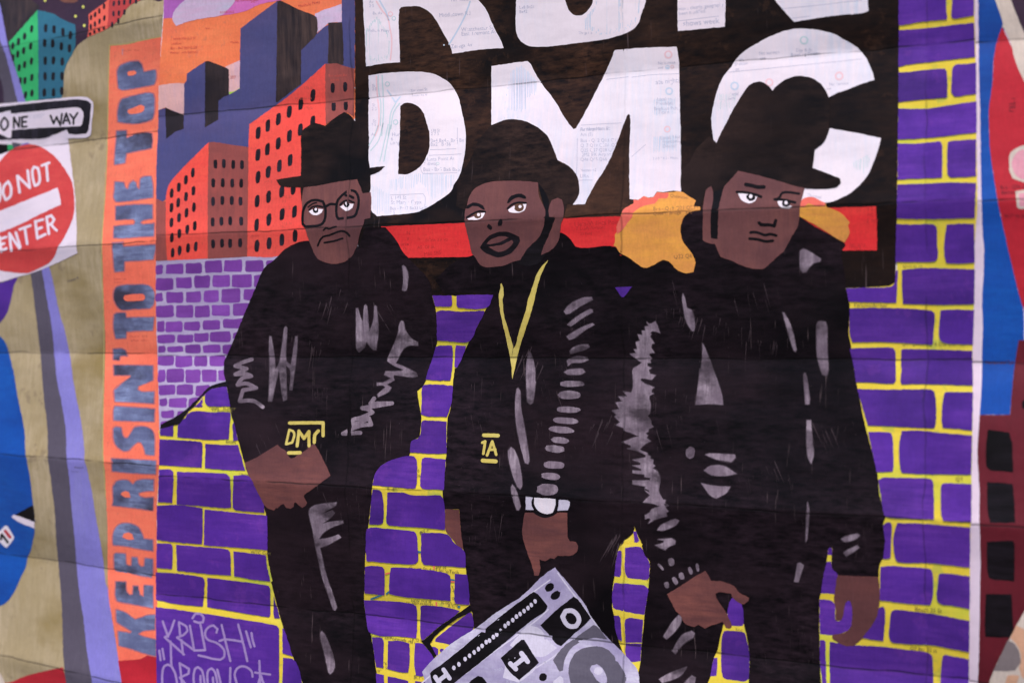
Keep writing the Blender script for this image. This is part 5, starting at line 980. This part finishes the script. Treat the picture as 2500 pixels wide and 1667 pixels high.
scratches('paint_scratch', p2, (1090, 640, 1540, 1560, T('P:1230,650 1500,660 1540,720 1540,1300 1480,1560 1280,1300 1420,1260 1400,1150 1250,1150 1240,1320 1150,1420 1100,1050 1130,850')), 150, 'scratch', 12.3)
scratches('paint_scratch', p3, (1560, 640, 2150, 1660, T('P:1600,680 1990,650 2060,900 2140,1280 2120,1380 2040,1390 1990,1420 1990,1660 1850,1660 1800,1400 1700,1380 1640,1320 1580,1000')), 170, 'scratch', 12.3)

# ================================================================== RIGHT PANEL
R_ = RIGHT
rroot = thing('mural_panel', 'right mural panel edge with white paper margin, blue and red paint and black windows', 'mural', R_, 2460)
shape('map_sheet', 'P:2340,-230 2760,-230 2760,1880 2340,1880', 0, 'margin', rroot, R_, corner=20)
shape('painted_sky', 'F0:1822,-900 2200,-900 2130,320 2060,500 2010,650 1985,1000 1950,1300 F1:1950,0 1965,300 2010,650 2070,1000 2150,1350 F2:2165,0 2280,500 2340,700 2352,850 2352,1085 2290,1090 2280,1250 F3:2240,0 2215,280 2190,525 2000,528 1843,525 1862,250 1870,0 F2:1870,1200 1880,900 1870,650 1888,300 1892,0 F1:1880,1300 1865,900 1855,500 F0:1850,1400 1835,800 1830,400', 1, 'blue', rroot, R_, label='cobalt blue area beside the paper margin')
rr_ = shape('painted_shape', 'F0:2100,315 2400,900 2700,1300 3000,1500 F2:3000,500 2800,1000 2420,900 2340,700 2280,500 2160,0 F1:2150,1350 2070,1000 2010,650 1962,300 1950,0 F0:1950,1250 1985,1000 2010,650 2050,450', 2, 'crimson', rroot, R_, label='large red shape right of the blue')
shape('painted_band', 'F0:1990,-900 2050,-900 2170,-100 2220,50 2280,200 2352,370 2600,900 2900,1500 2700,1600 2352,930 2250,700 2200,500 2130,340 2100,310 2112,275 2020,0 1985,-100', 3, 'cream', rroot, R_, label='pale diagonal band at the top right')
shape('painted_shape', 'F0:2050,-900 3500,-900 3500,1500 2900,1500 2600,900 2352,370 2280,200 2220,50 2170,-100', 4, 'night', rroot, R_, label='black corner above the pale band')
blob('painted_disc', 'F1', 2372, 478, 208, 214, 4, 'cream', rr_, R_); blob('painted_disc', 'F1', 2380, 478, 168, 176, 4.5, 'pink', rr_, R_)
shape('painted_block', 'F1:2250,785 2350,772 2600,750 2600,975 2420,985 2292,986 2270,960 2265,890', 4, 'cream', rr_, R_)
shape('painted_block', 'F1:2290,812 2600,785 2600,950 2300,962', 4.5, 'pink', rr_, R_)
prints('map_print', [('F0', 2250, 1290, 70, -90, 'FELT'), ('F1', 2080, 760, 44, -2, 'Bus - Q36 Q43'), ('F1', 2090, 820, 44, -2, 'Belmont'), ('F1', 2130, 1090, 44, 0, 'N 22 N 24'), ('F2', 1910, 1355, 40, 0, 'Hempstead Tpk')], 5, 'maroon', rr_, R_)
mb = shape('painted_building', 'F3:1843,530 2000,530 2190,527 2240,0 F2:2290,1085 2420,1085 3400,1085 F5:3400,1900 1812,1900 1835,1200 1845,700 1850,300 F4:1855,900 1848,600 1840,300 1842,0 F3:1835,1300 1818,1000 1824,800', 2, 'maroon', rroot, R_, label='maroon painted building with black windows')
for s in ('F3:1935,705 1955,700 2180,730 2215,850 2222,1000 2230,1188 2080,1175 1960,1165 1922,1130 1915,900', 'F3:1928,1300 2080,1305 2222,1322 2240,1500 F4:2252,355 2100,358 1960,355 1930,200', 'F4:1922,575 2060,565 2225,560 2243,600 2240,1030 2110,1015 1980,1005 1937,960', 'F4:1912,1175 2060,1172 2210,1175 2225,1500 F5:2225,980 2180,1042 2040,1040 1908,1035 1898,900', 'F3:2328,380 2400,330 2600,320 2600,500 2400,480 2330,450',
          'F3:2380,700 2600,690 2600,1180 2390,1170', 'F4:2380,560 2600,550 2600,1040 2390,1030'):
    shape('window', s, 3, 'line', mb, R_, corner=50)
cr_ = shape('painted_shape', 'F5:2352,750 2310,820 2265,900 2200,1030 2120,1180 2010,1400 1950,1566 1915,1750 2700,1900 3000,1900 3000,-300 2500,500', 4, 'cream', rroot, R_, label='cream rounded shape at bottom right')
shape('paint_patch', 'F5:2262,900 2352,945 2500,1000 2500,1600 2330,1500 2300,1400 2318,1250 2270,1130 2195,1045', 5, 'peach', cr_, R_)
shape('paint_patch', 'F5:2165,1070 2250,1120 2305,1230 2315,1330 2250,1418 2120,1425 2000,1418 2100,1215', 6, 'grey', cr_, R_)
shape('paint_patch', 'F5:2160,1480 2250,1470 2300,1480 2250,1600 2180,1750 2080,1750', 6, 'peach', cr_, R_)

# ================================================================== hoarding and pavement
def slab(name, pts, z0, z1, mat):
    """upright board: front line through pts (x, y), 4 cm thick"""
    v, f = [], []
    n = len(pts); th = 0.04
    for (x, y) in pts:
        v += [(x, y, z0), (x, y, z1), (x, y + th, z1), (x, y + th, z0)]
    for i in range(n - 1):
        a, b = i * 4, i * 4 + 4
        for k in range(4): f.append((a + k, a + (k + 1) % 4, b + (k + 1) % 4, b + k))
    f += [(0, 3, 2, 1), ((n - 1) * 4, (n - 1) * 4 + 1, (n - 1) * 4 + 2, (n - 1) * 4 + 3)]
    me = bpy.data.meshes.new(name); me.from_pydata(v, [], f); me.uv_layers.new(name='fold'); me.materials.append(M[mat])
    o = bpy.data.objects.new(name, me); COL.objects.link(o); o['kind'] = 'structure'; return o
hp = LEFT.p0 - LEFT.n * 0.006
far = hp - LEFT.al * 1.6
slab('wall', [(far[0], far[1]), (hp[0], 0.012), (2.2, 0.004)], 0.0, 2.6, 'wall')
me = bpy.data.meshes.new('pavement')
me.from_pydata([(-60, -60, 0), (60, -60, 0), (60, 60, 0), (-60, 60, 0)], [], [(0, 1, 2, 3)]); me.uv_layers.new(name='fold'); me.materials.append(M['pave'])
o = bpy.data.objects.new('pavement', me); COL.objects.link(o); o['kind'] = 'structure'
bpy.data.objects.remove(_to); bpy.data.curves.remove(_tc)
